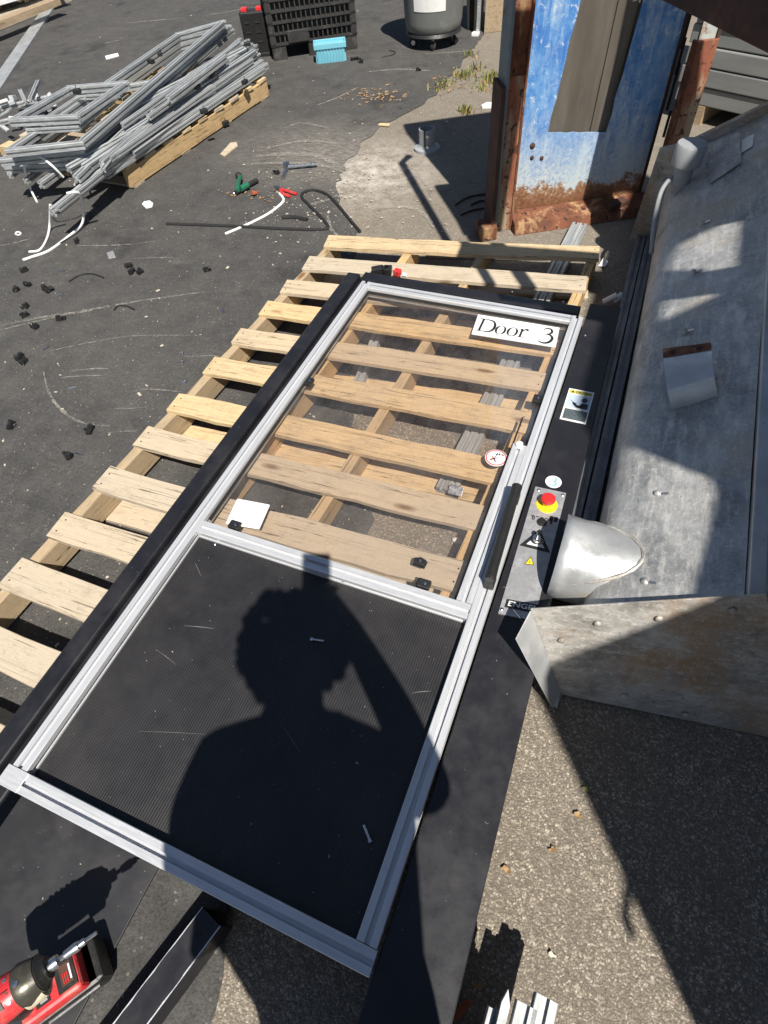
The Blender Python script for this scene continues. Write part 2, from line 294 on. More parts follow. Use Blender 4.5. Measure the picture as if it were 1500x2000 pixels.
# ------------------------------------------------------------------ mesh helpers
OFF = {}
class MB:
    def __init__(s): s.v = []; s.f = []
    def add(s, vs, fs):
        k = len(s.v); s.v += [Vector(p) for p in vs]; s.f += [tuple(i + k for i in f) for f in fs]; return s
    def box(s, c, d, rz=0.0, mat=None):
        x, y, z = d[0] / 2, d[1] / 2, d[2] / 2; mt = mat or Matrix.Rotation(rz, 3, 'Z')
        vs = [Vector(c) + mt @ Vector((a * x, b * y, e * z)) for e in (-1, 1) for b in (-1, 1) for a in (-1, 1)]
        return s.add(vs, [(0, 2, 3, 1), (4, 5, 7, 6), (0, 1, 5, 4), (2, 6, 7, 3), (0, 4, 6, 2), (1, 3, 7, 5)])
    def hexa(s, bot, top):
        n = len(bot); vs = list(bot) + list(top)
        return s.add(vs, [tuple(range(n - 1, -1, -1)), tuple(range(n, 2 * n))] + [(i, (i + 1) % n, n + (i + 1) % n, n + i) for i in range(n)])
    def slab(s, pts, th, n=(0, 0, 1)):
        n = Vector(n).normalized() * th; return s.hexa([Vector(p) - n for p in pts], [Vector(p) for p in pts])
    def tube(s, path, r, seg=10, cap=True, closed=False):
        P = [Vector(p) for p in path]; n = len(P); rs = r if isinstance(r, (list, tuple)) else [r] * n
        up = Vector((0, 0, 1)); rings = []; prev = None
        for i, p in enumerate(P):
            t = (P[min(i + 1, n - 1)] - P[max(i - 1, 0)]).normalized()
            if prev is None:
                a = up if abs(t.z) < .9 else Vector((1, 0, 0)); u = t.cross(a).normalized()
            else:
                u = (prev - t * prev.dot(t)); u = u.normalized() if u.length > 1e-6 else t.cross(up).normalized()
            prev = u; w = t.cross(u)
            rings.append([p + (u * math.cos(2 * math.pi * k / seg) + w * math.sin(2 * math.pi * k / seg)) * rs[i] for k in range(seg)])
        vs = [q for g in rings for q in g]; fs = []
        for i in range(n - 1):
            for k in range(seg):
                a = i * seg + k; b2 = i * seg + (k + 1) % seg; fs.append((a, b2, b2 + seg, a + seg))
        if cap: fs += [tuple(range(seg - 1, -1, -1)), tuple(range((n - 1) * seg, n * seg))]
        return s.add(vs, fs)
    def cyl(s, p0, p1, r0, r1=None, seg=20): return s.tube([p0, p1], [r0, r0 if r1 is None else r1], seg)
    def lathe(s, c, prof, seg=32, axis=None, cap=True):
        c = Vector(c); q = (Vector(axis).to_track_quat('Z', 'Y').to_matrix() if axis is not None else Matrix.Identity(3))
        vs = [c + q @ Vector((r * math.cos(2 * math.pi * k / seg), r * math.sin(2 * math.pi * k / seg), z)) for r, z in prof for k in range(seg)]
        fs = [(i * seg + k, i * seg + (k + 1) % seg, (i + 1) * seg + (k + 1) % seg, (i + 1) * seg + k) for i in range(len(prof) - 1) for k in range(seg)]
        if cap: fs += [tuple(range(seg - 1, -1, -1)), tuple(range((len(prof) - 1) * seg, len(prof) * seg))]
        return s.add(vs, fs)
    def sphere(s, c, r, sc=(1, 1, 1), seg=16, rings=10):
        prof = [(max(1e-4, r * math.sin(math.pi * i / rings)), -r * math.cos(math.pi * i / rings)) for i in range(rings + 1)]
        k = len(s.v); s.lathe((0, 0, 0), prof, seg)
        for i in range(k, len(s.v)): p = s.v[i]; s.v[i] = Vector(c) + Vector((p.x * sc[0], p.y * sc[1], p.z * sc[2]))
        return s
    def flat(s, pts): return s.add(pts, [tuple(range(len(pts)))])
    def build(s, name, mat, parent=None, smooth=False, bevel=0, sub=0, angle=35):
        me = bpy.data.meshes.new(name); o0 = OFF.get(parent.as_pointer(), Vector((0, 0, 0))) if parent else Vector((0, 0, 0))
        me.from_pydata([tuple(p - o0) for p in s.v], [], s.f); me.update()
        bm = bmesh.new(); bm.from_mesh(me); bmesh.ops.recalc_face_normals(bm, faces=bm.faces); bm.to_mesh(me); bm.free()
        me.materials.append(M[mat])
        o = bpy.data.objects.new(name, me); COL.objects.link(o)
        if parent: o.parent = parent; OFF[o.as_pointer()] = o0
        if smooth:
            for p in me.polygons: p.use_smooth = True
            me.set_sharp_from_angle(angle=R_(angle))
        if bevel:
            b = o.modifiers.new('bevel', 'BEVEL'); b.width = bevel; b.segments = 2; b.limit_method = 'ANGLE'; b.angle_limit = R_(40)
        if sub:
            b = o.modifiers.new('sub', 'SUBSURF'); b.levels = b.render_levels = sub
        return o
def tag(o, label=None, cat=None, group=None, kind=None):
    if label: o['label'] = label
    if cat: o['category'] = cat
    if group: o['group'] = group
    if kind: o['kind'] = kind
    return o
def thing(name, label, cat, loc=(0, 0, 0), rz=0.0, group=None):
    o = bpy.data.objects.new(name, None); COL.objects.link(o); o.empty_display_size = .05
    o.location = loc; o.rotation_euler = (0, 0, rz); OFF[o.as_pointer()] = Vector(loc) if rz == 0 else Vector((0, 0, 0))
    return tag(o, label, cat, group)
def inst(name, me, parent=None, loc=(0, 0, 0), rot=(0, 0, 0), scale=(1, 1, 1)):
    """one more object on shared mesh data; loc in world when the parent is an unrotated thing"""
    o = bpy.data.objects.new(name, me); COL.objects.link(o)
    if parent:
        o.parent = parent; o.location = Vector(loc) - OFF.get(parent.as_pointer(), Vector((0, 0, 0)))
    else: o.location = loc
    o.rotation_euler = rot; o.scale = scale; return o
def smooth_path(pts, n=6):
    P = [Vector(p) for p in pts]; out = []
    for i in range(len(P) - 1):
        p0, p1, p2, p3 = P[max(i - 1, 0)], P[i], P[i + 1], P[min(i + 2, len(P) - 1)]
        for k in range(n):
            t = k / n; out.append(.5 * (2 * p1 + (p2 - p0) * t + (2 * p0 - 5 * p1 + 4 * p2 - p3) * t * t + (3 * p1 - p0 - 3 * p2 + p3) * t ** 3))
    out.append(P[-1]); return out
def ribbon(mb, pts, ws, fr=None):
    """flat stroke of varying width; pts 2-D mapped by fr(u,v)->3-D"""
    P = smooth_path([(p[0], p[1], 0) for p in pts], 5); m = len(P); n = len(ws); vs = []
    for i, p in enumerate(P):
        t = (P[min(i + 1, m - 1)] - P[max(i - 1, 0)]).normalized(); nn = Vector((-t.y, t.x, 0))
        f = i / (m - 1) * (n - 1); k = min(int(f), n - 2); w = ws[k] + (ws[k + 1] - ws[k]) * (f - k)
        vs += [p + nn * w / 2, p - nn * w / 2]
    mb.add([fr(q.x, q.y) for q in vs], [(2 * i, 2 * i + 1, 2 * i + 3, 2 * i + 2) for i in range(m - 1)])
def quad_frame(c00, c10, c01, lift=0.0):
    """u along bottom edge, v up; returns fr(u,v) on that plane"""
    o = Vector(c00); ux = Vector(c10) - o; vy = Vector(c01) - o; n = ux.cross(vy).normalized()
    return lambda u, v, l=0.0: o + ux * u + vy * v + n * (lift + l)
def text_mesh(mb, txt, fr, size_u, size_v, u0, v0, bold=0.0):
    cu = bpy.data.curves.new('t', 'FONT'); cu.body = txt; cu.offset = bold; cu.resolution_u = 3
    to = bpy.data.objects.new('t', cu); COL.objects.link(to); bpy.context.view_layer.update()
    me = bpy.data.meshes.new_from_object(to.evaluated_get(bpy.context.evaluated_depsgraph_get()))
    xs = [v.co.x for v in me.vertices]; ys = [v.co.y for v in me.vertices]; x0, x1, y0, y1 = min(xs), max(xs), min(ys), max(ys)
    mb.add([fr(u0 + (v.co.x - x0) / (x1 - x0) * size_u, v0 + (v.co.y - y0) / (y1 - y0) * size_v) for v in me.vertices], [tuple(p.vertices) for p in me.polygons])
    bpy.data.objects.remove(to); bpy.data.meshes.remove(me); bpy.data.curves.remove(cu)
def disc(mb, c, r, n=(0, 0, 1), seg=32):
    q = Vector(n).to_track_quat('Z', 'Y').to_matrix()
    mb.flat([Vector(c) + q @ Vector((r * math.cos(2 * math.pi * k / seg), r * math.sin(2 * math.pi * k / seg), 0)) for k in range(seg)])

# slotted aluminium profile, unit length along local x, 40 x 40 mm
def profile_mesh(name, mat, s=.04):
    h = s / 2; k = s / .04; a, l, w, d = .0052 * k, .003 * k, .008 * k, .0105 * k; c = .0012 * k
    side = [(h, -h + c), (h, -a), (h - l, -a), (h - l, -w), (h - d, -a * 1.1), (h - d, a * 1.1), (h - l, w), (h - l, a), (h, a), (h, h - c)]
    pts = []
    for r in range(4):
        cs, sn = [(1, 0), (0, 1), (-1, 0), (0, -1)][r]
        pts += [(x * cs - y * sn, x * sn + y * cs) for x, y in side]
    mb = MB(); mb.hexa([(0, y, z) for y, z in pts], [(1, y, z) for y, z in pts])
    o = mb.build(name, mat); me = o.data; bpy.data.objects.remove(o); return me
PROF = profile_mesh('rail', 'alu'); PROF_D = profile_mesh('bar', 'alu_dull', .036); PROF_S = profile_mesh('bar', 'alu_dull', .026)
def bar_between(me, p0, p1, name, parent=None, roll=0.0):
    p0, p1 = Vector(p0), Vector(p1); d = p1 - p0
    q = d.to_track_quat('X', 'Z'); e = (q.to_matrix() @ Matrix.Rotation(roll, 3, 'X')).to_euler()
    return inst(name, me, parent, p0, e, (d.length, 1, 1))
def board_mesh(L, W, T, mat, seg=12, rag=.0035, seed=0):
    rnd = random.Random(seed); mb = MB(); vs = []; wz = rnd.uniform(-1, 1) * .004
    for i in range(seg + 1):
        x = L * (i / seg - .5); b0 = rnd.uniform(-1, 1) * rag; b1 = rnd.uniform(-1, 1) * rag; z = wz * math.sin(math.pi * i / seg)
        e = .0015
        vs += [(x, -W / 2 + b0, z - T / 2), (x, W / 2 + b1, z - T / 2), (x, W / 2 + b1, z + T / 2 - e), (x, W / 2 + b1 - e, z + T / 2), (x, -W / 2 + b0 + e, z + T / 2), (x, -W / 2 + b0, z + T / 2 - e)]
    n = 6; fs = [tuple(range(n)), tuple(reversed(range(seg * n, seg * n + n)))]
    for i in range(seg):
        for k in range(n): fs.append((i * n + k, (i + 1) * n + k, (i + 1) * n + (k + 1) % n, i * n + (k + 1) % n))
    for sx in (0, seg):
        for k in range(n):
            v = list(vs[sx * n + k]); v[0] += rnd.uniform(-1, 1) * .003; vs[sx * n + k] = tuple(v)
    o = mb.add(vs, fs).build('board', mat); me = o.data; bpy.data.objects.remove(o); return me
def board(name, parent, a, b, W, T, mat, seed, zoff=0.0):
    a, b = Vector(a), Vector(b); d = b - a
    me = board_mesh(d.length, W, T, mat, seed=seed)
    o = inst(name, me, parent, (a + b) / 2 + Vector((0, 0, zoff)), d.to_track_quat('X', 'Z').to_euler()); return o

# ------------------------------------------------------------------ ground
g = MB().add([(-90, -60, 0), (90, -60, 0), (90, 120, 0), (-90, 120, 0)], [(0, 1, 2, 3)]).build('ground', 'aged'); tag(g, kind='structure')
edge = [(985, 0), (960, 45), (930, 90), (895, 135), (860, 180), (800, 220), (760, 240), (725, 262), (700, 290), (680, 320), (665, 350), (656, 378), (660, 400), (680, 430), (700, 450)]
E0 = [at(*p) for p in edge] + [Vector(p) for p in ((-1.18, 2.3, 0), (-1.02, 1.9, 0), (-.85, 1.5, 0), (-.66, 1.15, 0), (-.53, .92, 0), (-.47, .6, 0), (-.44, .3, 0), (-.42, 0, 0), (-.405, -.13, 0), (-.37, -.3, 0), (-.36, -1.2, 0), (-.4, -4, 0))]
E0 = [Vector((-1.75, 11, 0)), Vector((-1.68, 8, 0))] + E0
rnd = random.Random(3); E1 = []
for i in range(len(E0) - 1):
    n = max(2, int((E0[i + 1] - E0[i]).length / .05))
    for k in range(n):
        p = E0[i].lerp(E0[i + 1], k / n); a = min(1, (E0[i + 1] - E0[i]).length); E1.append(Vector((p.x + rnd.uniform(-.022, .022), p.y + rnd.uniform(-.02, .02), .004)))
E1.append(Vector((E0[-1].x, E0[-1].y, .004)))
mb = MB(); n = len(E1); mb.add(E1 + [Vector((-6.28, p.y, .004)) for p in E1], [(i, i + 1, n + i + 1, n + i) for i in range(n - 1)])
tag(mb.build('sealed_asphalt', 'sealed'), kind='structure')
mb = MB(); mb.add([(-60, -4, .004), (-6.28, -4, .004), (-6.28, 11, .004), (-60, 11, .004)], [(0, 1, 2, 3)])
tag(mb.build('verge', 'soil'), kind='structure')

def scrapes():
    mb = MB()
    L = [([(0, 645), (60, 630), (150, 610), (270, 588), (400, 570)], 6), ([(0, 636), (90, 618), (180, 607)], 8), ([(90, 687), (170, 670), (260, 656), (400, 655)], 3), ([(85, 725), (95, 765), (120, 800), (160, 825), (215, 832)], 6),
         ([(135, 725), (180, 720), (212, 720)], 4), ([(122, 737), (160, 734), (203, 733)], 4), ([(214, 797), (250, 798), (285, 795)], 3), ([(210, 845), (245, 842), (265, 842)], 3), ([(360, 697), (400, 695), (430, 694)], 3),
         ([(255, 765), (290, 760), (355, 765)], 3), ([(260, 505), (320, 503), (350, 505)], 3), ([(150, 480), (240, 478), (310, 470)], 3), ([(620, 205), (660, 190), (700, 170)], 5), ([(555, 250), (590, 240), (640, 250)], 6),
         ([(500, 305), (560, 300), (620, 305), (670, 330)], 14), ([(490, 320), (560, 318), (640, 325), (690, 345)], 10), ([(520, 290), (590, 275), (660, 280)], 8), ([(720, 140), (780, 135), (840, 138)], 6), ([(830, 105), (880, 102), (930, 98)], 5), ([(205, 85), (215, 82), (235, 78)], 4),
         ([(245, 45), (300, 40), (360, 35)], 4), ([(400, 30), (450, 22), (480, 15)], 4), ([(750, 405), (800, 405), (830, 420), (848, 445)], 9), ([(600, 400), (640, 390), (660, 380)], 7), ([(640, 420), (645, 445), (660, 460)], 8), ([(0, 480), (30, 474), (60, 466)], 4)]
    for pts, wpx in L:
        P = smooth_path([at(x, y, .0075) for x, y in pts], 8); m = len(P); vs = []
        for i, p in enumerate(P):
            t = (P[min(i + 1, m - 1)] - P[max(i - 1, 0)]).normalized(); nn = Vector((-t.y, t.x, 0))
            w = wpx * p.length / 1200 * (.35 + .65 * math.sin(math.pi * (i + .5) / m)) * random.uniform(.7, 1.2) * 1.1
            vs += [p + nn * w / 2, p - nn * w / 2]
        mb.add(vs, [(2 * i, 2 * i + 1, 2 * i + 3, 2 * i + 2) for i in range(m - 1)])
    tag(mb.build('scrape_marks', 'scrape'), 'pale scrape marks scratched across the dark asphalt', 'scrapes', kind='stuff')
scrapes()

# ------------------------------------------------------------------ pallet under the door
PZ = .119
def main_pallet():
    t = thing('wooden_pallet', 'long pale wooden pallet carrying the framed door', 'pallet', (-.75, 1.2, 0))
    S = .849
    rows = []   # left and right end of each deck board centre line (x,y)
    ys = [(2.63, 2.87), (2.41, 2.594), (2.19, 2.36), (2.0, 2.095), (1.77, 1.872), (1.555, 1.626), (1.305, 1.36), (1.095, 1.146), (.865, .905), (.635, .66), (.42, .425), (.196, .196), (-.03, -.04)]
    # the lower boards seen inside the pane sit at these rows
    for i, (a, b) in enumerate(ys):
        f = (a - 0) / 2.65; xl = -1.665 + .155 * f; xr = -.255 + .115 * f
        rows.append(((xl * S, a * S), (xr * S, b * S)))
    for i, (a, b) in enumerate(rows):
        w = .093 if i not in (0, 1) else .098
        board('deck_board', t, (a[0], a[1], PZ - .008), (b[0], b[1], PZ - .008), w + random.uniform(-.004, .006), .016, 'pallet_wood', 100 + i)
        for q, (e, s) in enumerate(((a, 1), (b, -1))):
            for dy in (-.022, .02): MB().cyl((e[0] + s * .02, e[1] + dy, PZ - .002), (e[0] + s * .02, e[1] + dy, PZ + .0006), .0028, seg=8).build('nail', 'rust_dark', t)
    tl, bl = Vector((rows[0][0][0], rows[0][0][1], 0)), Vector((rows[-1][0][0], rows[-1][0][1], 0))
    tr, br = Vector((rows[0][1][0], rows[0][1][1], 0)), Vector((rows[-1][1][0], rows[-1][1][1], 0))
    for k, f in enumerate((.018, .33, .60, .982)):
        a = tl.lerp(tr, f); b = bl.lerp(br, f); d = (a - b).normalized() * .045
        board('stringer', t, (b.x - d.x, b.y - d.y, .0605), (a.x + d.x, a.y + d.y, .0605), .036, .083, 'stringer_wood', 140 + k)
    for k, f in enumerate((.03, .16, .335, .50, .66, .80, .965)):
        a = tl.lerp(bl, f) - Vector((0, .05, 0)); b = tr.lerp(br, f) - Vector((0, .05, 0))
        board('bottom_board', t, (a.x, a.y, .011), (b.x, b.y, .011), .09, .014, 'pallet_wood', 160 + k)
    return t
main_pallet()

# ------------------------------------------------------------------ guard door in its black frame
ZT = .178
AX0, AX1, AY0, AY1 = -.955, -.094, -.043, 1.894
def guard_door():
    t = thing('guard_door', 'aluminium framed machine door with clear pane, black lower panel and black surround', 'door', (-.5, .9, PZ))
    zc = ZT - .02
    def rail(p0, p1): return bar_between(PROF, p0, p1, 'rail', t)
    rail((AX0 + .02, AY0 + .001, zc), (AX0 + .02, AY1, zc))
    r_right = rail((AX1 - .02, AY0 + .001, zc), (AX1 - .02, AY1, zc))
    rail((AX0 + .041, AY1 - .02, zc), (AX1 - .041, AY1 - .02, zc))
    rail((AX0 + .041, .647, zc), (AX1 - .041, .647, zc))
    rail((AX0 - .004, AY0 - .0205, zc + .001), (AX1 + .002, AY0 - .0205, zc + .001))
    yt = at(1012, 868, ZT).y
    rail((AX1 - .0605, .6685, zc + .0015), (AX1 - .0605, yt, zc + .0015))
    mb = MB().box((AX0 + .022, AY0 - .0205, ZT + .0015), (.058, .041, .003)); mb.build('corner_plate', 'alu', t, bevel=.001)
    # flat strip on top of inner face (pane gasket)
    mb = MB()
    for c, d in (((AX0 + .043, 1.27, .160), (.004, 1.17, .012)), ((-.525, AY1 - .043, .160), (.77, .004, .012)), ((-.525, .6695, .160), (.77, .004, .012)), ((AX1 - .083, 1.01, .160), (.004, .68, .012)), ((AX1 - .043, 1.60, .160), (.004, .50, .012))): mb.box(c, d)
    mb.build('gasket', 'black_rubber', t)
    px0, px1, py0, py1 = AX0 + .036, AX1 - .036, .663, AY1 - .036
    pane = MB().box(((px0 + px1) / 2, (py0 + py1) / 2, .1575), (px1 - px0, py1 - py0, .005)).build('window_pane', 'pane', t)
    # ribbed lower panel: ribs run along the door
    mb = MB(); nx = 520; x0, x1, y0, y1 = AX0 + .034, AX1 - .034, AY0 - .006, .632; vs = []
    for i in range(nx + 1):
        x = x0 + (x1 - x0) * i / nx; z =   .1485 + .00030 * math.sin(i * math.pi / 2) ; vs += [(x, y0, z), (x, y1, z)]
    mb.add(vs, [(2 * i, 2 * i + 2, 2 * i + 3, 2 * i + 1) for i in range(nx)])
    mb.box(((x0 + x1) / 2, (y0 + y1) / 2, .1435), (x1 - x0, y1 - y0, .008)); mb.build('lower_panel', 'black_panel', t)
    r8 = random.Random(8); mb = MB()
    for _ in range(90):
        p = Vector((r8.uniform(x0 + .02, x1 - .02), r8.uniform(y0 + .02, y1 - .02), .1489)); l = r8.uniform(.0008, .0022) * (2.2 if r8.random() < .1 else 1); a_ = r8.uniform(0, 3.1); u_ = Vector((math.cos(a_), math.sin(a_), 0)) * l; v_ = Vector((-u_.y, u_.x, 0)) * .5
        mb.flat([p - u_, p - v_ + Vector((0, 0, .0006)), p + u_, p + v_])
    for (ax_, ay_), (bx_, by_), w_ in (((-.80, .38), (-.72, .40), .003), ((-.83, .30), (-.76, .285), .002), ((-.75, .12), (-.60, .17), .0012), ((-.20, .42), (-.16, .44), .003), ((-.45, .25), (-.38, .21), .0015), ((-.88, .55), (-.84, .52), .002)):
        ribbon(mb, [(ax_, ay_), ((ax_ + bx_) / 2, (ay_ + by_) / 2 + .001), (bx_, by_)], [.0002, w_ * .35, .0002], lambda u, v: Vector((u, v, .1491)))
    o = mb.build('grit_and_scuffs', 'scrape_dry', t); o['kind'] = 'stuff'
    # black surround
    mb = MB(); yb, ye = -.42, 1.985
    mb.box((-1.032, (yb + ye) / 2, .134), (.056, ye - yb, .028)); mb.box((-.980, (yb + ye) / 2, .126), (.046, ye - yb, .012))
    mb.build('surround_channel', 'black_paint', t, bevel=.006)
    mb = MB().box(((-1.003 + .0) / 2 - .05, 1.966, .137), (.87, .056, .034)); mb.box((-.53, 1.917, .127), (.86, .04, .014))
    mb.build('surround_channel', 'black_paint', t, bevel=.004)
    TL, TR = at(1152, 592, .165), at(1213, 600, .165); BR = at(893, 1960, .165); BL = Vector((AX1 + .006, BR.y, .165))
    d = (BR - TR).normalized(); BR2 = BR + d * .38; BL2 = BL + Vector((0, -.38, 0))
    TL = Vector((AX1 + .006, TR.y - .004, .165))
    plate = MB().slab([BL2, BR2, TR, TL], .04).build('surround_plate', 'black_paint', t, bevel=.003)
    for p in ((1060, 580), (1020, 578), (1115, 600), (1140, 655), (1110, 1290), (1000, 1452)):
        pass
    ZP = .1655
    def scr(px, py, par, z=ZP, r=.0045): MB().lathe(at(px, py, z), [(r, -.001), (r, .0015), (r * .6, .0028), (.0008, .003)], 14).build('screw', 'zinc', par, smooth=True)
    # door sign
    zs = .1605
    c01, c11, c10, c00 = at(934, 614, zs), at(1093, 640, zs), at(1085, 678, zs), at(921, 652, zs)
    sign = MB().slab([c00, c10, c11, c01], .003).build('door_sign', 'white_print', t)
    fr0 = quad_frame(c00, c10, c01, .0006)
    L = MB(); asp = (c10 - c00).length / (c01 - c00).length
    fr = lambda x, y: fr0((x - .08) / 3.50, y)     # x,y in sign heights
    def st(pts, ws): ribbon(L, pts, ws, fr)
    y0, H = .2, .62
    # D
    st([(.33, y0), (.40, y0 + H)], [.10, .10]); st([(.20, y0 + .012), (.55, y0 + .012)], [.03, .03]); st([(.26, y0 + H - .012), (.62, y0 + H - .012)], [.03, .03])
    st([(.50, y0 + .012), (.74, y0 + .03), (.90, y0 + .16), (.94, y0 + .36), (.84, y0 + .55), (.56, y0 + H - .012)], [.03, .06, .11, .12, .07, .03])
    # o o
    for ox in (1.22, 1.72):
        pts = [(ox + .185 * math.cos(a) + .03 * math.sin(a), y0 + .195 + .205 * math.sin(a)) for a in [2 * math.pi * k / 16 for k in range(17)]]
        st(pts, [.095 if k in (0, 8, 16, 1, 15, 7, 9) else (.06 if k in (2, 6, 10, 14) else .028) for k in range(17)])
    # r
    st([(2.06, y0), (2.11, y0 + .40)], [.09, .09]); st([(1.97, y0 + .01), (2.22, y0 + .01)], [.026, .026]); st([(2.0, y0 + .385), (2.12, y0 + .39)], [.03, .05])
    st([(2.12, y0 + .27), (2.20, y0 + .37), (2.30, y0 + .40), (2.36, y0 + .355)], [.025, .05, .08, .11])
    # 3
    ox = 2.98; st([(ox - .02, y0 + .50), (ox + .08, y0 + .60), (ox + .27, y0 + .60), (ox + .34, y0 + .47), (ox + .24, y0 + .36), (ox + .10, y0 + .33)], [.03, .05, .07, .11, .06, .03])
    st([(ox + .12, y0 + .335), (ox + .30, y0 + .31), (ox + .40, y0 + .17), (ox + .30, y0 - .02), (ox + .08, y0 - .10), (ox - .12, y0 - .05)], [.03, .07, .12, .11, .07, .04])
    st([(ox - .12, y0 - .05), (ox - .10, y0 - .03)], [.07, .07])
    L.build('lettering', 'print_black', sign)
    # round prohibition sign on the pane
    c = at(969, 894, zs); rr = .0325
    rs = MB().lathe(c - Vector((0, 0, .0025)), [(rr, 0), (rr, .0025)], 40).build('warning_sign', 'white_print', t)
    mb = MB(); n = 48
    vs = [c + Vector((q * math.cos(2 * math.pi * k / n), q * math.sin(2 * math.pi * k / n), .0006)) for q in (rr * .84, rr * .95) for k in range(n)]
    mb.add(vs, [(k, (k + 1) % n, n + (k + 1) % n, n + k) for k in range(n)])
    fr1 = lambda u, v: c + Vector((u, v, .0008))
    ribbon(mb, [(-.016, -.016), (.006, .002)], [.003, .003], fr1); ribbon(mb, [(-.014, .003), (.006, -.018)], [.003, .003], fr1)
    mb.build('red_ring', 'print_red', rs)
    mb = MB(); fr2 = lambda u, v: c + Vector((u, v, .0010))
    for a, b, w in (((-.005, .012), (.02, .016), .0025), ((.0, .02), (-.002, .006), .0025), ((.004, .02), (.008, .011), .0022), ((.014, .019), (.018, .012), .0022), ((-.002, .006), (-.004, -.004), .0022), ((-.004, -.004), (-.014, -.012), .004), ((-.004, -.006), (.0, -.015), .003)): ribbon(mb, [a, b], [w, w], fr2)
    mb.build('pictogram', 'print_black', rs)
    # caution sticker
    c01, c11, c10, c00 = [at(*p, ZP + .0006) for p in ((1112, 758), (1161, 767), (1144, 829), (1093, 818))]
    cs = MB().slab([c00, c10, c11, c01], .0006).build('caution_sticker', 'white_print', plate)
    def q4(fr, u0, v0, u1, v1): return [fr(u0, v0), fr(u1, v0), fr(u1, v1), fr(u0, v1)]
    f1 = quad_frame(c00, c10, c01, .0004)
    MB().flat(q4(f1, .05, .86, .95, .97)).build('yellow_band', 'print_dim_yellow', cs)
    mb = MB().flat(q4(f1, .07, .05, .95, .36)); mb.build('text_block', 'print_slate', cs)
    MB().flat(q4(f1, .07, .42, .95, .83)).build('picture_field', 'print_pale_blue', cs)
    f2 = quad_frame(c00, c10, c01, .0008); mb = MB()
    text_mesh(mb, 'CAUTION', f2, .60, .075, .30, .88, .02)
    mb.flat([f2(.12, .88), f2(.24, .88), f2(.18, .955)])
    cxh, cyh = .72, .70
    mb.flat([f2(cxh + .115 * math.cos(a), cyh + .075 * math.sin(a)) for a in [2 * math.pi * k / 20 for k in range(20)]])
    mb.flat([f2(*p) for p in ((.62, .43), (.88, .43), (.90, .55), (.86, .60), (.66, .60), (.60, .54))])
    ribbon(mb, [(.66, .50), (.50, .47), (.30, .57)], [.09, .08, .07], f2); ribbon(mb, [(.30, .57), (.20, .64)], [.02, .015], f2); ribbon(mb, [(.38, .52), (.44, .58)], [.03, .03], f2)
    mb.build('pictogram', 'print_black', cs)
    # round number sticker
    c = at(1081, 941, ZP + .0006); ns = MB().lathe(c - Vector((0, 0, .0006)), [(.0225, 0), (.0225, .0006)], 36).build('number_sticker', 'white_print', plate)
    mb = MB(); f3 = lambda u, v: c + Vector((u * .0225, v * .0225, .0004))
    st3 = lambda p, w: ribbon(mb, p, w, f3)
    st3([(-.30, .52), (-.02, .66), (.26, .48), (.18, .18), (-.10, .06)], [.10, .10, .20, .14, .06]); st3([(-.08, .08), (.30, -.02), (.34, -.40), (.0, -.62), (-.36, -.50)], [.06, .16, .20, .14, .10])
    mb.build('numeral', 'print_teal', ns)
    # control panel
    a, b, c_, d_ = [at(*p, ZP + .003) for p in ((1046, 950), (1106, 963), (1043, 1212), (973, 1198))]
    cp = MB().slab([d_, c_, b, a], .003).build('control_panel', 'plate_metal', plate); f4 = quad_frame(d_, c_, a, .0006)
    zc4 = ZP + .003
    for p in ((1052, 957), (1099, 967), (980, 1190)):
        scr(*p, cp, zc4)
    e = at(1068, 986, zc4)
    MB().lathe(e, [(.0285, 0), (.0285, .0022), (.026, .003)], 40).build('yellow_ring', 'yellow_plastic', cp, smooth=True)
    mb = MB().lathe(e, [(.0125, .002), (.0125, .018), (.014, .019)], 28); mb.build('button_collar', 'yellow_plastic', cp, smooth=True)
    MB().lathe(e + Vector((0, 0, .018)), [(.012, 0), (.0185, .003), (.0195, .007), (.0192, .012), (.016, .0155), (.008, .017), (.001, .0174)], 36).build('emergency_button', 'red_button', cp, smooth=True)
    c = at(1058, 1020, zc4); MB().lathe(c, [(.0135, 0), (.0135, .0015), (.012, .002)], 28).build('blind_plug', 'black_plastic', cp, smooth=True)
    mb = MB(); tri = [at(*p, zc4 + .0008) for p in ((1014, 1065), (1054, 1033), (1075, 1080))]; mb.flat(tri)
    mb.build('black_triangle', 'print_black', cp)
    ctr = (tri[0] + tri[1] + tri[2]) / 3; mb = MB().flat([ctr + (p - ctr) * .58 + Vector((0, 0, .0004)) for p in tri]); mb.build('triangle_field', 'white_print', cp)
    k = at(1047, 1055, zc4)
    MB().lathe(k, [(.0125, 0), (.0125, .006), (.0105, .007), (.0105, .013), (.007, .0135)], 24).build('key_switch', 'zinc', cp, smooth=True)
    mb = MB().lathe(k + Vector((0, 0, .002)), [(.0145, 0), (.0145, .002)], 24); mb.build('switch_collar', 'black_plastic', cp)
    mb = MB().box(k + Vector((0, .002, .022)), (.0022, .008, .02), .5); mb.lathe(k + Vector((.004, .002, .034)), [(.008, -.001), (.008, .001)], 16, axis=(.8, -.5, .35))
    mb.lathe(k + Vector((.014, -.006, .010)), [(.007, -.001), (.007, .001)], 14, axis=(.4, -.2, .8)); mb.build('key', 'zinc', cp)
    tr3 = [at(*p, zc4 + .0006) for p in ((1024, 1102), (1037, 1087), (1043, 1104))]; mb = MB().flat(tr3); mb.build('hazard_triangle_edge', 'print_black', cp)
    ctr = sum(tr3, Vector()) / 3; MB().flat([ctr + (p - ctr) * .8 + Vector((0, 0, .0004)) for p in tr3]).build('hazard_triangle', 'print_yellow', cp)
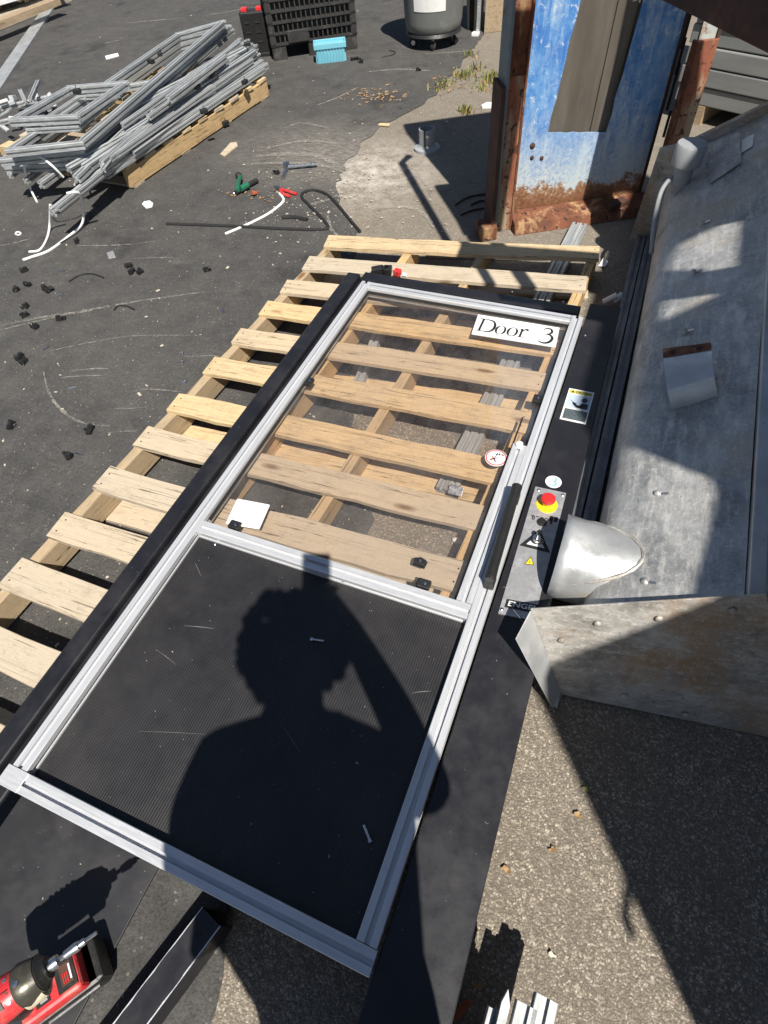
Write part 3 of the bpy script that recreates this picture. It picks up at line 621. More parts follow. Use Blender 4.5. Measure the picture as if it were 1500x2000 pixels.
    mb = MB(); fz = lambda u, v: ctr + Vector((u, v, .0008)); ribbon(mb, [(.001, .004), (-.0012, .0005), (.0012, 0), (-.0005, -.004)], [.0012] * 4, fz)
    # small legend row, 0 and I around the blind plug
    fl = quad_frame(at(1036, 1008, zc4), at(1090, 1020, zc4), at(1039, 998, zc4), .0006)
    for i in range(6): mb.flat([fl(i / 6 + .02, .1), fl(i / 6 + .14, .1), fl(i / 6 + .14, .25), fl(i / 6 + .02, .25)]) if i < 4 else mb.flat([fl(i / 6, -.1), fl(i / 6 + .13, -.1), fl(i / 6 + .13, .85), fl(i / 6, .85)])
    fo = quad_frame(at(1038, 1015, zc4), at(1044, 1016, zc4), at(1039, 1007, zc4), .0008); text_mesh(mb, '0', fo, 1, 1, 0, 0, .03)
    fo = quad_frame(at(1074, 1023, zc4), at(1078, 1024, zc4), at(1076, 1014, zc4), .0008); text_mesh(mb, '1', fo, 1, 1, 0, 0, .03)
    mb.build('legend', 'print_black', cp)
    nb = quad_frame(at(985, 1186, zc4), at(1052, 1199, zc4), at(990, 1170, zc4), .0012)
    nm = MB().slab([nb(0, 0), nb(1, 0), nb(1, 1), nb(0, 1)], .0006).build('maker_label', 'print_black', cp)
    mb = MB(); text_mesh(mb, 'ENGEL', lambda u, v: nb(u, v, .0009), .86, .62, .08, .2, .02); mb.build('lettering', 'white_print', nm)
    # handle
    h0, h1 = at(1010, 950, .222), at(957, 1130, .222); d = (h1 - h0).normalized()
    mb = MB().tube([h0 - d * .004, h0, h0.lerp(h1, .12), h0.lerp(h1, .88), h1, h1 + d * .004], [.009, .0145, .013, .013, .0145, .010], 18)
    hd = mb.build('handle', 'black_plastic', t, smooth=True)
    for p in (h0 + d * .012, h1 - d * .012):
        MB().hexa([p + Vector((-.013, -.018, -.046)), p + Vector((.013, -.018, -.046)), p + Vector((.013, .018, -.046)), p + Vector((-.013, .018, -.046))],
                  [p + Vector((-.011, -.013, .0)), p + Vector((.011, -.013, .0)), p + Vector((.011, .013, .0)), p + Vector((-.011, .013, .0))]).build('handle_foot', 'black_plastic', hd, bevel=.003)
    # pane clamps
    for p, rz in (((459, 1026), 0), ((828, 1141), 0), ((604, 746), 1.57), ((1049, 780), 1.57)):
        q = at(*p, .166); mb = MB().box(q, (.034, .026, .013), rz); cl = mb.build('pane_clamp', 'black_plastic', t, bevel=.003)
        MB().lathe(q + Vector((.003, 0, .0065)), [(.004, 0), (.004, .0015), (.002, .002)], 12).build('screw', 'zinc', cl)
    # hinge bolt on inner profile and frame bolts
    for p, z in (((1012, 874), ZT + .003), ((722, 1020), ZT)): pass
    mb = MB().lathe(at(1014, 870, ZT + .002), [(.011, -.004), (.011, .008), (.008, .01)], 16); mb.build('end_cap', 'white_plastic', t, smooth=True)
    for p in ((1143, 655), (1122, 668), (985, 1372), (893, 1480), (1100, 590), (1000, 570)): scr(*p, t, ZP if p[0] > 1110 else .155, .004)
    for p in ((670, 1137), (900, 1168), (420, 1063), (1022, 1268)): scr(*p, t, .150, .004)
    return t
guard_door()
p0, p1 = at(8, 1568, .09), at(34, 1528, .09)
o = bar_between(PROF_D, (p0.x - .05, p0.y - .015, .10), (p0.x - .045, p0.y + .55, .10), 'aluminium_bar'); tag(o, 'short slotted aluminium bar poking out under the bottom corner of the door', 'bar')

bx1 = at(298, 1715, .01); o = MB().box((bx1.x - .45, -.50, .008), (.9, .94, .008)).build('black_sheet', 'black_sheet', bevel=.001); tag(o, 'smooth black plastic sheet lying on the ground under the drill', 'sheet')
# ------------------------------------------------------------------ small things on the door
def bolt(px, py, z, rz, L=.028, label='small zinc bolt lying on the black panel', group='bolts on the black panel'):
    t = thing('bolt', label, 'bolt', at(px, py, z) + Vector((0, 0, .004)), 0, group)
    q = Vector((math.cos(rz), math.sin(rz), 0)); p = at(px, py, z) + Vector((0, 0, .004))
    MB().cyl(p, p + q * L, .0026, seg=10).build('shank', 'zinc', t, smooth=True); MB().cyl(p - q * .006, p, .0048, seg=12).build('head', 'zinc', t, smooth=True)
bolt(722, 1640, .1495, 2.4); bolt(612, 1250, .1495, .2)
q = [at(*p, .166) for p in ((440, 1022), (506, 1033), (527, 985), (463, 973))]
o = MB().slab(q, .005).build('white_plate', 'white_plastic', bevel=.003); tag(o, 'white square plastic plate lying on the clear pane', 'plate')
t = thing('clip', 'loose black clamp clip lying on the clear pane', 'clip', at(821, 1098, .160))
c = at(821, 1098, .167); MB().hexa([c + Vector(v) for v in ((-.018, -.012, -.007), (.016, -.014, -.007), (.018, .010, -.007), (-.004, .017, -.007), (-.020, .006, -.007))], [c + Vector(v) for v in ((-.014, -.009, .007), (.012, -.010, .007), (.014, .007, .007), (-.003, .012, .007), (-.015, .004, .007))]).build('body', 'black_plastic', t, bevel=.002)
MB().lathe(c + Vector((0, 0, .007)), [(.004, 0), (.004, .002)], 12).build('screw', 'zinc', t)
# connectors at the top of the door
def connector():
    t = thing('plug_connector', 'black and red plug connector with white tip on the pallet board', 'connector', at(765, 530, PZ))
    a = at(738, 528, .150); MB().box(a, (.05, .03, .03), .6).box(a + Vector((.03, .008, .004)), (.03, .03, .022), -.3).build('plug_body', 'black_plastic', t, bevel=.004)
    b = at(758, 528, .150); MB().box(b, (.03, .036, .03), .2).build('socket_body', 'black_plastic', t, bevel=.003)
    c = at(776, 532, .150); MB().box(c, (.028, .026, .024), -.2).build('red_block', 'red_plastic', t, bevel=.003)
    d = at(787, 536, .146); MB().cyl(d, d + Vector((.02, -.004, 0)), .008, seg=14).build('white_tip', 'white_plastic', t, smooth=True)
    MB().tube(smooth_path([a + Vector((-.02, -.01, 0)), at(712, 545, .135), at(690, 535, .13)]), .004, 8).build('cable', 'black_rubber', t, smooth=True)
connector()
for i, (p, L, r, m) in enumerate((((1178, 590), .05, .012, 'white_plastic'), ((1200, 588), .028, .014, 'white_plastic'))):
    a = at(*p, .02); o = MB().cyl(a, a + Vector((L * .9, L * .3, .03)), r, seg=16).build('pipe_sleeve', m, smooth=True)
    tag(o, ['long white plastic sleeve lying beyond the black plate corner', 'short white plastic sleeve lying beyond the black plate corner'][i], 'sleeve')
a = at(1168, 520, .005); o = MB().flat([a, a + Vector((.03, .0, .004)), a + Vector((.035, .03, .012)), a + Vector((.012, .045, .018))]).build('paper_scrap', 'paper'); tag(o, 'crumpled white paper scrap beside the pallet corner', 'paper')

# profiles lying under the pallet
for i, (a, b, z, lab) in enumerate((((1100, 520), (880, 965), .028, 'slotted aluminium bar lying under the pallet toward the chute'), ((1086, 518), (862, 960), .028, 'slotted aluminium bar lying under the pallet touching its twin'), ((740, 650), (690, 780), .028, 'slotted aluminium bar lying under the pallet behind the window pane'))):
    p, q = at(*a, z), at(*b, z); d = (p - q).normalized()
    o = bar_between(PROF_D, q, p + d * .35 if i < 2 else p, 'aluminium_bar'); tag(o, lab, 'bar')
p, q = at(835, 493, .02), at(1070, 498, .02); o = bar_between(PROF_D, p, q, 'aluminium_bar'); tag(o, 'slotted aluminium bar lying crosswise under the end of the pallet', 'bar')
a = at(890, 958, .06); o = MB().box(a, (.045, .03, .004), .2, Matrix.Rotation(.5, 3, 'X')).build('angle_bracket', 'zinc', bevel=.001); tag(o, 'small pierced zinc angle bracket lying between pallet boards', 'bracket')
a = at(893, 1058, .004); o = MB().sphere(a + Vector((0, 0, .006)), .014, (1.2, .7, .6), 10, 6).build('paper_wad', 'paper'); tag(o, 'torn white paper wad on the ground under the pane', 'paper')

# ------------------------------------------------------------------ galvanised chute on the right
def SURF(x, y):
    f = min(1, max(0, (y - .8) / 1.9)); return (.442 + .655 * (x - .05 * (1 - f) - .165)) * (.66 + .34 * f)
def chute():
    t = thing('metal_chute', 'big dented galvanised steel chute with round duct and bolted end plate', 'chute', (.3, 1.6, 0))
    prof = [(.16, .0), (.115, .07), (.085, .15), (.068, .24), (.066, .31), (.080, .368), (.112, .408), (.165, .442), (.225, .480), (.285, .520), (.345, .560)]
    y1 = 2.74; ny = 40; vs = []; rr = random.Random(5)
    def bend(x, y, z): f = min(1, max(0, (y - .8) / 1.9)); return Vector((x + .05 * (1 - f), y, max(0, z * (.66 + .34 * f))))
    for j in range(ny + 1):
        for i, (x, z) in enumerate(prof):
            ya = .655 + .30 * max(0, x - .05); y = ya + (y1 - ya) * j / ny
            b = .005 * math.sin(y * 3.1 + i * .8) * math.sin(i * .9 + y * 1.3) + rr.uniform(-.0012, .0012)
            vs.append(bend(x - b * .6, y, z + b))
    n = len(prof); fs = [(j * n + i, j * n + i + 1, (j + 1) * n + i + 1, (j + 1) * n + i) for j in range(ny) for i in range(n - 1)]
    MB().add(vs, fs).build('body_sheet', 'galv', t, smooth=True, angle=60)
    lipb = [bend(x, y, z) for x, y, z in ((.347, .76, .547), (.379, .77, .547), (.379, y1 - .006, .547), (.347, y1 - .006, .547))]
    MB().hexa(lipb, [p + Vector((0, 0, .022)) for p in lipb]).build('edge_lip', 'galv_bright', t, bevel=.003)
    MB().hexa([(.43, .80, 0), (.64, .84, 0), (.62, y1, 0), (.376, y1, 0)], [(.425, .80, .352), (.62, .84, .24), (.60, y1, .30), (.376, y1, .545)]).build('rear_sheet', 'galv', t)
    # far flange
    fl = [(x, z + .035) if z > .3 else (x - .03, z) for x, z in prof]
    MB().hexa([(x, y1 + .002, z) for x, z in fl] + [(.40, y1 + .002, .57), (.40, y1 + .002, 0)], [(x, y1 + .03, z) for x, z in fl] + [(.40, y1 + .03, .57), (.40, y1 + .03, 0)]).build('end_flange', 'grimy_steel', t, bevel=.002)
    # end plate towards the camera side
    A, D, C = at(1036, 1190, .29), at(1094, 1356, .02), at(1560, 1452, .0)
    pn = (A - D).cross(C - D).normalized(); nn = pn if pn.y > 0 else -pn
    P = lambda px, py: onplane(px, py, D, nn)
    B = P(1497, 1161)
    MB().slab([D, C, B, A], .004, -nn).build('end_plate', 'grimy_steel', t, bevel=.001)
    e1, em, e2 = at(1006, 1248, .275), at(1031, 1296, .21), at(1078, 1384, .004)
    MB().slab([e1, em, A.lerp(D, .35) + Vector((0, -.004, 0)), A + Vector((0, -.004, 0))], .004, (-.8, -.5, .3)).slab([em, e2, D + Vector((.0, -.004, 0)), A.lerp(D, .35) + Vector((0, -.004, 0))], .004, (-.8, -.5, .3)).build('plate_flange', 'galv_bright', t, bevel=.001)
    g1 = [at(*p) for p in ((1088, 1384, .003), (1106, 1335, .03), (1099, 1318, .06), (1077, 1374, .012))]
    MB().slab(g1, .004, (0, -1, .1)).build('flange_tab', 'galv', t)
    for px, py in ((1167, 1215), (1287, 1205), (1430, 1190), (1097, 1248), (1220, 1357), (1338, 1393), (1440, 1432)):
        q = P(px, py) - nn * .004; MB().lathe(q, [(.0075, 0), (.0072, .003), (.005, .005), (.001, .006)], 14, axis=-nn).build('bolt_head', 'grimy_steel', t, smooth=True)
    # round duct
    cy, czz, r = .864, .195, .108; sg = 40; vs = []; k2 = 12
    for j in range(k2 + 1):
        f = j / k2; x = .0277 + .26 * f
        for k in range(sg):
            a = 2 * math.pi * k / sg; rj = r * (1 - .10 * f) + .0012 * math.sin(5 * a + 9 * f); vs.append((x, cy + rj * math.cos(a), czz + rj * math.sin(a)))
    fs = [(j * sg + k, j * sg + (k + 1) % sg, (j + 1) * sg + (k + 1) % sg, (j + 1) * sg + k) for j in range(k2) for k in range(sg)]
    d = MB().add(vs, fs).build('duct_stub', 'galv_bright', t, smooth=True); so_ = d.modifiers.new('solid', 'SOLIDIFY'); so_.thickness = .003
    # weld bead where the duct meets the body
    w = []
    for k in range(24):
        a = .25 + 2.75 * k / 23; zz = czz + r * .93 * math.sin(a); yy = cy + r * .93 * math.cos(a)
        lo_, hi_ = .05, .4
        for _ in range(30):
            xm = (lo_ + hi_) / 2
            if SURF(xm, yy) > zz: hi_ = xm
            else: lo_ = xm
        if zz > .20: w.append((xm - .002, yy, zz + .002))
    MB().tube(w, [.004 + .0015 * (k % 2) for k in range(len(w))], 6).build('weld_bead', 'grimy_steel', t, smooth=True)
    sn = Vector((-.46, -.07, .88)).normalized()
    def T(px, py):
        d = ray(px, py); d = d / abs(d.z); lo_, hi_ = .6, 1.45
        for _ in range(40):
            m_ = (lo_ + hi_) / 2; p = EYE + d * m_
            if p.z > SURF(p.x, p.y): lo_ = m_
            else: hi_ = m_
        return p
    for px, py in ((1285, 965), (1260, 1137), (1355, 532), (1372, 437), (1338, 648), (1440, 925), (1440, 957)):
        q = T(px, py)
        if px == 1440: MB().lathe(q, [(.008, .0), (.0075, .0015), (.001, .0016)], 16, axis=sn).build('bolt_hole', 'rust_dark', t)
        else:
            MB().lathe(q - sn * .003, [(.010, 0), (.009, .008), (.004, .013), (.001, .014)], 12, axis=sn).build('bolt_head', 'galv', t, smooth=True)
            MB().cyl(q, q + Vector((.02, -.006, .018)), .0035, seg=8).build('bolt_end', 'zinc', t)
    # bent bracket and name plate on the sheet
    a, b, c, e = T(1303, 712), T(1396, 702), T(1402, 772), T(1312, 800)
    L0 = [(0, .002), (.04, .030), (.12, .050), (.28, .060), (.5, .063), (.75, .062), (.97, .058), (1.0, .045)]; vs = []
    for f, h in L0:
        for p in (e.lerp(a, f), c.lerp(b, f)): vs += [p + sn * h, p + sn * (h - .005)]
    fs = [(4 * i, 4 * i + 2, 4 * i + 6, 4 * i + 4) for i in range(7)] + [(4 * i + 1, 4 * i + 5, 4 * i + 7, 4 * i + 3) for i in range(7)] + [(4 * i, 4 * i + 4, 4 * i + 5, 4 * i + 1) for i in range(7)] + [(4 * i + 2, 4 * i + 3, 4 * i + 7, 4 * i + 6) for i in range(7)]
    bk = MB().add(vs, fs).build('bent_bracket', 'galv_bright', t, smooth=True)
    MB().slab([e.lerp(a, .76) + sn * .064, c.lerp(b, .76) + sn * .064, c.lerp(b, .99) + sn * .0605, e.lerp(a, .99) + sn * .0605], .001, sn).build('rusty_edge', 'rust', bk)
    for f in (.2, .75): MB().lathe(e.lerp(a, .87).lerp(c.lerp(b, .87), f) + sn * .063, [(.007, 0), (.007, .002)], 12, axis=sn).build('bolt_hole', 'rust_dark', bk)
    a, b, c, e = T(1384, 292), T(1446, 268), T(1448, 318), T(1386, 360); up = sn * .02
    MB().slab([e + sn * .003, c + sn * .003, b + up, a + up], .003, sn).build('hinged_plate', 'galv', t)
    pl = MB().slab([T(1447, 300) + sn * .002, T(1470, 286) + sn * .002, T(1473, 262) + sn * .002, T(1448, 275) + sn * .002], .001, sn).build('rating_plate', 'white_plastic', t)
    # capped breather pipe
    b0 = T(1326, 362); q = at_y(1336, 300, b0.y)
    br = MB().cyl(b0 - Vector((0, 0, .02)), b0 + Vector((0, 0, .085)), .032, seg=20).build('breather_pipe', 'pipe_grey', t, smooth=True)
    MB().lathe(b0 + Vector((0, 0, .072)), [(.046, .0), (.051, .003), (.054, .062), (.048, .072), (.01, .075), (.001, .075)], 28).build('breather_cap', 'pipe_grey', br, smooth=True)
    MB().tube(smooth_path([b0 + Vector((-.03, 0, .03)), b0 + Vector((-.055, -.06, 0)), b0 + Vector((-.05, -.16, -.06)), b0 + Vector((-.03, -.24, -.14))]), .008, 10).build('bent_hose', 'pipe_grey', t, smooth=True)
    p = at_y(1290, 330, 2.7); MB().hexa([(-.02, 2.70, .05), (.10, 2.70, .05), (.10, 2.712, .05), (-.02, 2.712, .05)], [(-.0, 2.70, .42), (.12, 2.70, .46), (.12, 2.712, .46), (-.0, 2.712, .42)]).build('side_bracket', 'grimy_steel', t)
    MB().cyl(p + Vector((0, -.01, 0)), p + Vector((0, .02, 0)), .008, seg=12).build('bracket_bolt', 'zinc', t)
    return t
chute()
o = None
t = thing('double_rail', 'long dull grey double slotted rail lying along the chute', 'rail', (.09, 2.1, 0))
for k, (x0, x1) in enumerate(((.052, .022), (.0925, .0625))):
    for zz in (.021, .0615): bar_between(PROF_D, (x0 + .0, .90, zz), (x1 + .0, 3.05, zz), 'rail', t).data = PROF_D
for c in t.children:
    c.material_slots[0].link = 'OBJECT'; c.material_slots[0].material = M['grey_blue_profile']

# ------------------------------------------------------------------ blue rusty machine
def blue_machine():
    base = at(963, 463, 0); rz = R_(30.5)
    t = thing('blue_machine', 'tall weathered blue painted steel stand with rusty posts and base', 'machine', base, rz)
    u = Vector((math.cos(rz), math.sin(rz), 0)); v = Vector((-math.sin(rz), math.cos(rz), 0))
    HT = 2.0
    def part(mb, *a, **k): return mb.build(*a, t, **k)
    # left post: open channel with rusty front flange
    part(MB().box((.052, .055, .31), (.098, .012, .62)), 'post_foot_plate', 'primer', bevel=.002)
    part(MB().box((.012, .07, HT / 2), (.012, .12, HT)), 'post_web', 'blue_grey', bevel=.002)
    part(MB().box((.055, .062, HT / 2 + .3), (.075, .010, HT - .6)), 'post_flange', 'rust')
    part(MB().box((-.004, .068, .30), (.018, .135, .60)), 'post_sleeve', 'rust_dark', bevel=.003)
    part(MB().box((.098, .07, HT / 2), (.010, .055, HT)), 'post_edge', 'rust', bevel=.002)
    part(MB().box((-.03, .02, .03), (.08, .10, .06)), 'foot_lug', 'rust', bevel=.004)
    # panel with the cut-out
    p0 = base + u * .1 + v * .10; n = v
    def loc(px, py):
        w = onplane(px, py, p0, n) - base; return Vector((w.dot(u), .10, w.z))
    h0, h1, h2, h3 = loc(1070, 259), loc(1184, 258), loc(1257, 0), loc(1133, 0)
    h2 = h1 + (h2 - h1) * 1.35; h3 = h0 + (h3 - h0) * 1.35; h3.z = h2.z = (h2.z + h3.z) / 2
    X0, X1 = .10, .735
    a, b, c, d = Vector((X0, .1, 0)), Vector((X1, .1, 0)), Vector((X1, .1, HT)), Vector((X0, .1, HT))
    mb = MB()
    def jag(p, q, s, k=9): 
        r = random.Random(s); return [p.lerp(q, i / k) + (Vector((r.uniform(-.004, .004), 0, r.uniform(-.003, .003))) if 0 < i < k else Vector()) for i in range(k + 1)]
    jl, jr, jb = jag(h0, h3, 1), jag(h1, h2, 2), jag(h0, h1, 3)
    for poly in ([a, *jb[:1], *jl[1:], d], [b, c, *reversed(jr)], [a, b, *reversed(jb)], [d, *[h3], h2, c]):
        f = [Vector(p) for p in poly]; mb.hexa([p + Vector((0, .004, 0)) for p in f], f)
    part(mb, 'painted_panel', 'blue_paint')
    part(MB().box(((h0.x + h1.x) / 2 + .06, .125, .75), (.45, .01, 1.4)), 'cover_sheet', 'cover_grey')
    mb = MB().hexa([(h1.x - .075, .112, .2), (h1.x - .0, .112, .2), (h1.x - .0, .119, .2), (h1.x - .075, .119, .2)], [(h2.x - .09, .112, 1.3), (h2.x - .0, .112, 1.3), (h2.x - .0, .119, 1.3), (h2.x - .09, .119, 1.3)]); part(mb, 'inner_strip', 'cover_grey')
    for px, py, r in ((1040, 285, .011), (1039, 308, .008), (1058, 309, .008)):
        q = loc(px, py); part(MB().lathe(q + Vector((0, .002, 0)), [(r * 1.3, 0), (r, .005), (r * .5, .008), (.001, .009)], 14, axis=(0, -1, 0)), 'bolt_head', 'rust_dark', smooth=True)
    # oblong slots at the right side of the panel
    for px, py, L in ((1340, 60, .055), (1329, 110, .06), (1315, 170, .08), (1303, 242, .05)):
        q = loc(px, py); w = .010
        mb = MB().hexa([q + Vector((s * w * cxx - .002, -.0015, zz)) for s, zz, cxx in ((-1, -L, .6), (1, -L, .6), (1, L, .6), (-1, L, .6))], [q + Vector((s * w * cxx, -.003, zz * 1.05)) for s, zz, cxx in ((-1, -L, .5), (1, -L, .5), (1, L, .5), (-1, L, .5))])
        part(mb, 'slot', 'black_rubber')
    # ledge at the foot
    mb = MB().hexa([(.10, -.02, 0), (.82, -.02, 0), (.82, .098, 0), (.10, .098, 0)], [(.10, .0, .045), (.82, .0, .045), (.82, .098, .065), (.10, .098, .065)]); part(mb, 'base_ledge', 'rust', bevel=.004)
    part(MB().box((.60, .03, .055), (.10, .05, .03), .3), 'base_block', 'rust_dark', bevel=.003)
    # fold and right post
    part(MB().box((.742, .13, HT / 2), (.012, .07, HT)), 'panel_fold', 'rust_dark')
    def rp(px, py): 
        w = onplane(px, py, base + v * .02, v) - base; return w.dot(u), w.z
    xr = rp(1345, 200)[0]
    part(MB().box((xr + .01, .03, .33), (.085, .016, .66)), 'post_foot_plate', 'primer', bevel=.002)
    part(MB().box((xr + .012, .045, HT / 2), (.075, .012, HT)), 'post_flange', 'pale_paint')
    part(MB().box((xr - .036, .03, .33), (.012, .05, .66)), 'post_sleeve', 'rust', bevel=.003)
    part(MB().box((xr + .048, .08, HT / 2), (.012, .10, HT)), 'post_web', 'rust_dark')
    # tie beam of the machine along the top
    part(MB().box((.44, .11, HT - .03), (.86, .10, .06)), 'top_beam', 'rust', bevel=.003)
    return t
pm('blue_grey', (.17, .22, .25), (.12, .16, .19), 8, .6, .1, 0, .2, 60, patch=(.10, .06, .045), patch_at=(.58, .68), pscale=7)
pm('pale_paint', (.46, .50, .47), (.38, .42, .40), 8, .6, .1, 0, .2, 60, patch=(.24, .11, .06), patch_at=(.55, .62), pscale=6)
blue_machine()
# rusty boom crossing above the chute
a, b = at_y(1318, -8, 2.92), at_y(1560, 108, 2.35)
t = thing('rusty_boom', 'dark rusty steel boom beam crossing above the chute toward the blue stand', 'beam', (b.x, b.y, 0))
d = (b - a).normalized(); sd = d.cross(Vector((0, 0, 1))).normalized(); a2, b2 = a - d * .04, b + d * .35; w = .07; hh = .16
MB().hexa([a2 - sd * w, b2 - sd * w, b2 + sd * w, a2 + sd * w], [p + Vector((0, 0, hh)) for p in (a2 - sd * w, b2 - sd * w, b2 + sd * w, a2 + sd * w)]).build('beam', 'rust_dark', t, bevel=.008)
MB().hexa([b2 + Vector((-.05, -.05, -b2.z)), b2 + Vector((.05, -.05, -b2.z)), b2 + Vector((.05, .05, -b2.z)), b2 + Vector((-.05, .05, -b2.z))], [b2 + Vector((-.05, -.05, 0)), b2 + Vector((.05, -.05, 0)), b2 + Vector((.05, .05, 0)), b2 + Vector((-.05, .05, 0))]).build('support_post', 'rust_dark', t)


# ------------------------------------------------------------------ stack of pale panels behind
def stack():
    c0 = at_y(1395, 262, 4.1); c0.z = 0
    rz = R_(-24); u = Vector((math.cos(rz), math.sin(rz), 0)); v = Vector((-math.sin(rz), math.cos(rz), 0))
    me = None
    base = c0 - u * .35
    for r in range(2): 
        o = MB().box((0, 0, 0), (.10, .9, .09)).build('timber_bearer', 'weathered_wood'); o.location = base + u * (.2 + .9 * r) + v * .45 + Vector((0, 0, .045)); o.rotation_euler.z = rz
        tag(o, 'short timber bearer under the stack of pale grey panels', 'timber', 'bearers under the panel stack')
    for k in range(10):
        for h in range(2):
            if me is None:
                o = MB().box((0, 0, 0), (.60, .9, .083)).build('grey_panel', 'stack_grey', bevel=.006); me = o.data
            else: o = inst('grey_panel', me); bm_ = o.modifiers.new('bevel', 'BEVEL'); bm_.width = .006; bm_.segments = 2
            o.location = base + u * (.36 + .64 * h + random.uniform(-.012, .012)) + v * (.45 + random.uniform(-.008, .008)) + Vector((0, 0, .133 + .088 * k)); o.rotation_euler.z = rz
            tag(o, 'pale grey block panel strapped in the stack behind the boom', 'panel', 'stacked pale grey panels')
            if h == 0 and k in (4, 6):
                lb = MB().box((.20, -.4522, .005), (.06, .002, .035)).build('paper_label', 'paper', o)
    mb = MB(); w = base + u * .60 - v * .016
    mb.box(w + Vector((0, 0, .49)), (.022, .006, .98), rz); mb.box(base + u * .68 - v * .018 + Vector((0, 0, .50)), (1.3, .006, .014), rz)
    tag(mb.build('strapping_band', 'black_plastic'), 'black strapping bands crossed over the stack of pale panels', 'strap')
stack()

# ------------------------------------------------------------------ bin, case, basket, waste can
def bulk_bin():
    A, B = at(536, 121), at(699, 96); rz = math.atan2(B.y - A.y, B.x - A.x); W = (B - A).length; D = W * .95; Ht = .62
    t = thing('bulk_bin', 'large black slatted plastic bulk bin standing on the asphalt', 'bin', A, rz)
    mb = MB()
    mb.hexa([(.03, .03, .10), (W - .03, .03, .10), (W - .03, D - .03, .10), (.03, D - .03, .10)], [(.02, .02, Ht), (W - .02, .02, Ht), (W - .02, D - .02, Ht), (.02, D - .02, Ht)])
    mb.build('inner_wall', 'bin_black', t)
    def lattice(f, L, name):
        mb = MB(); nv = 18
        for k in range(nv + 1): c = f(L * k / nv, .008); mb.hexa([f(L * k / nv + s, q, .09) for s, q in ((-.005, 0), (.005, 0), (.005, .034), (-.005, .034))], [f(L * k / nv + s, q, Ht) for s, q in ((-.005, 0), (.005, 0), (.005, .034), (-.005, .034))])
        for k in range(9):
            z = .10 + (Ht - .10) * k / 8
            mb.hexa([f(s, q, z - .006) for s, q in ((-.006, -.006), (L + .006, -.006), (L + .006, .034), (-.006, .034))], [f(s, q, z + .006) for s, q in ((-.006, -.006), (L + .006, -.006), (L + .006, .034), (-.006, .034))])
        mb.build(name, 'bin_black', t)
    lattice(lambda s, q, z=0: Vector((s, q, z)), W, 'front_ribs'); lattice(lambda s, q, z=0: Vector((q, s, z)), D, 'side_ribs')
    lattice(lambda s, q, z=0: Vector((W - q, s, z)), D, 'side_ribs'); lattice(lambda s, q, z=0: Vector((s, D - q, z)), W, 'rear_ribs')
    for x in (.0, W / 2 - .05, W - .11):
        for y in (.0, D - .11): MB().box((x + .055, y + .055, .05), (.11, .11, .10)).build('foot', 'bin_black', t, bevel=.006)
    for x in (W * .13, W * .55): MB().hexa([(x, -.012, .40), (x + W * .33, -.012, .40), (x + W * .33, .02, .40), (x, .02, .40)], [(x, -.012, Ht), (x + W * .33, -.012, Ht), (x + W * .33, .02, Ht), (x, .02, Ht)]).build('drop_door', 'bin_black', t, bevel=.004)
    MB().box((W * .32, .0, .14), (.16, .03, .075)).build('base_block', 'bin_black', t, bevel=.004)
bulk_bin()
def tool_case():
    c = at(508, 112); rz = R_(22)
    t = thing('tool_case', 'black plastic tool case with red latches beside the bulk bin', 'case', c, rz)
    MB().box((0, .05, .15), (.20, .10, .27)).build('shell', 'black_plastic', t, bevel=.012)
    MB().box((0, .05, .005 + .01), (.18, .12, .03)).build('shell_foot', 'black_plastic', t, bevel=.006)
    MB().box((.12, .06, .14), (.05, .11, .22)).build('side_shell', 'black_plastic', t, bevel=.01)
    for x in (-.06, .055): MB().box((x, .04, .288), (.045, .055, .03)).build('latch', 'red_button', t, bevel=.005)
    for x in (-.05, .03):
        for z in (.10, .16, .22): MB().box((x, -.001, z), (.04, .006, .012)).build('recess', 'black_rubber', t)
tool_case()
def basket():
    A, B = at(622, 126), at(674, 120); rz = math.atan2(B.y - A.y, B.x - A.x); W = (B - A).length; D = .10; Hh = .095
    t = thing('plastic_basket', 'light blue ribbed plastic basket against the black bulk bin', 'basket', A, rz)
    mb = MB()
    o = [(0, 0), (W, 0), (W, D), (0, D)]; mb.hexa([(x, y, 0) for x, y in o], [(x + (-.006 if x == 0 else .006), y + (-.006 if y == 0 else .006), Hh) for x, y in o]); mb.build('body', 'basket_blue', t)
    mb = MB()
    for k in range(9): x = W * (k + .5) / 9; mb.box((x, -.006, Hh / 2), (.005, .012, Hh - .008))
    for k in range(4):
        for xx in (-.006, W + .006): mb.box((xx, D * (k + .5) / 4, Hh / 2), (.012, .005, Hh - .008))
    mb.build('ribs', 'basket_blue', t)
    r = MB()
    for c, d in (((W / 2, -.008, Hh + .012), (W + .04, .012, .034)), ((W / 2, D + .008, Hh + .012), (W + .04, .012, .034)), ((-.014, D / 2, Hh + .012), (.012, D + .01, .034)), ((W + .014, D / 2, Hh + .012), (.012, D + .01, .034))): r.box(c, d)
    r.build('rim', 'basket_blue', t, bevel=.003)
    mb = MB().box((W / 2, D / 2, Hh + .006), (W + .016, D + .004, .01)); lid = mb.build('inner_tray', 'basket_blue', t)
    mb = MB()
    for k in range(8): mb.box((W * (k + .5) / 8, D * .45, Hh + .0115), (.012, .05, .002))
    mb.build('slots', 'can_grey', lid)
basket()
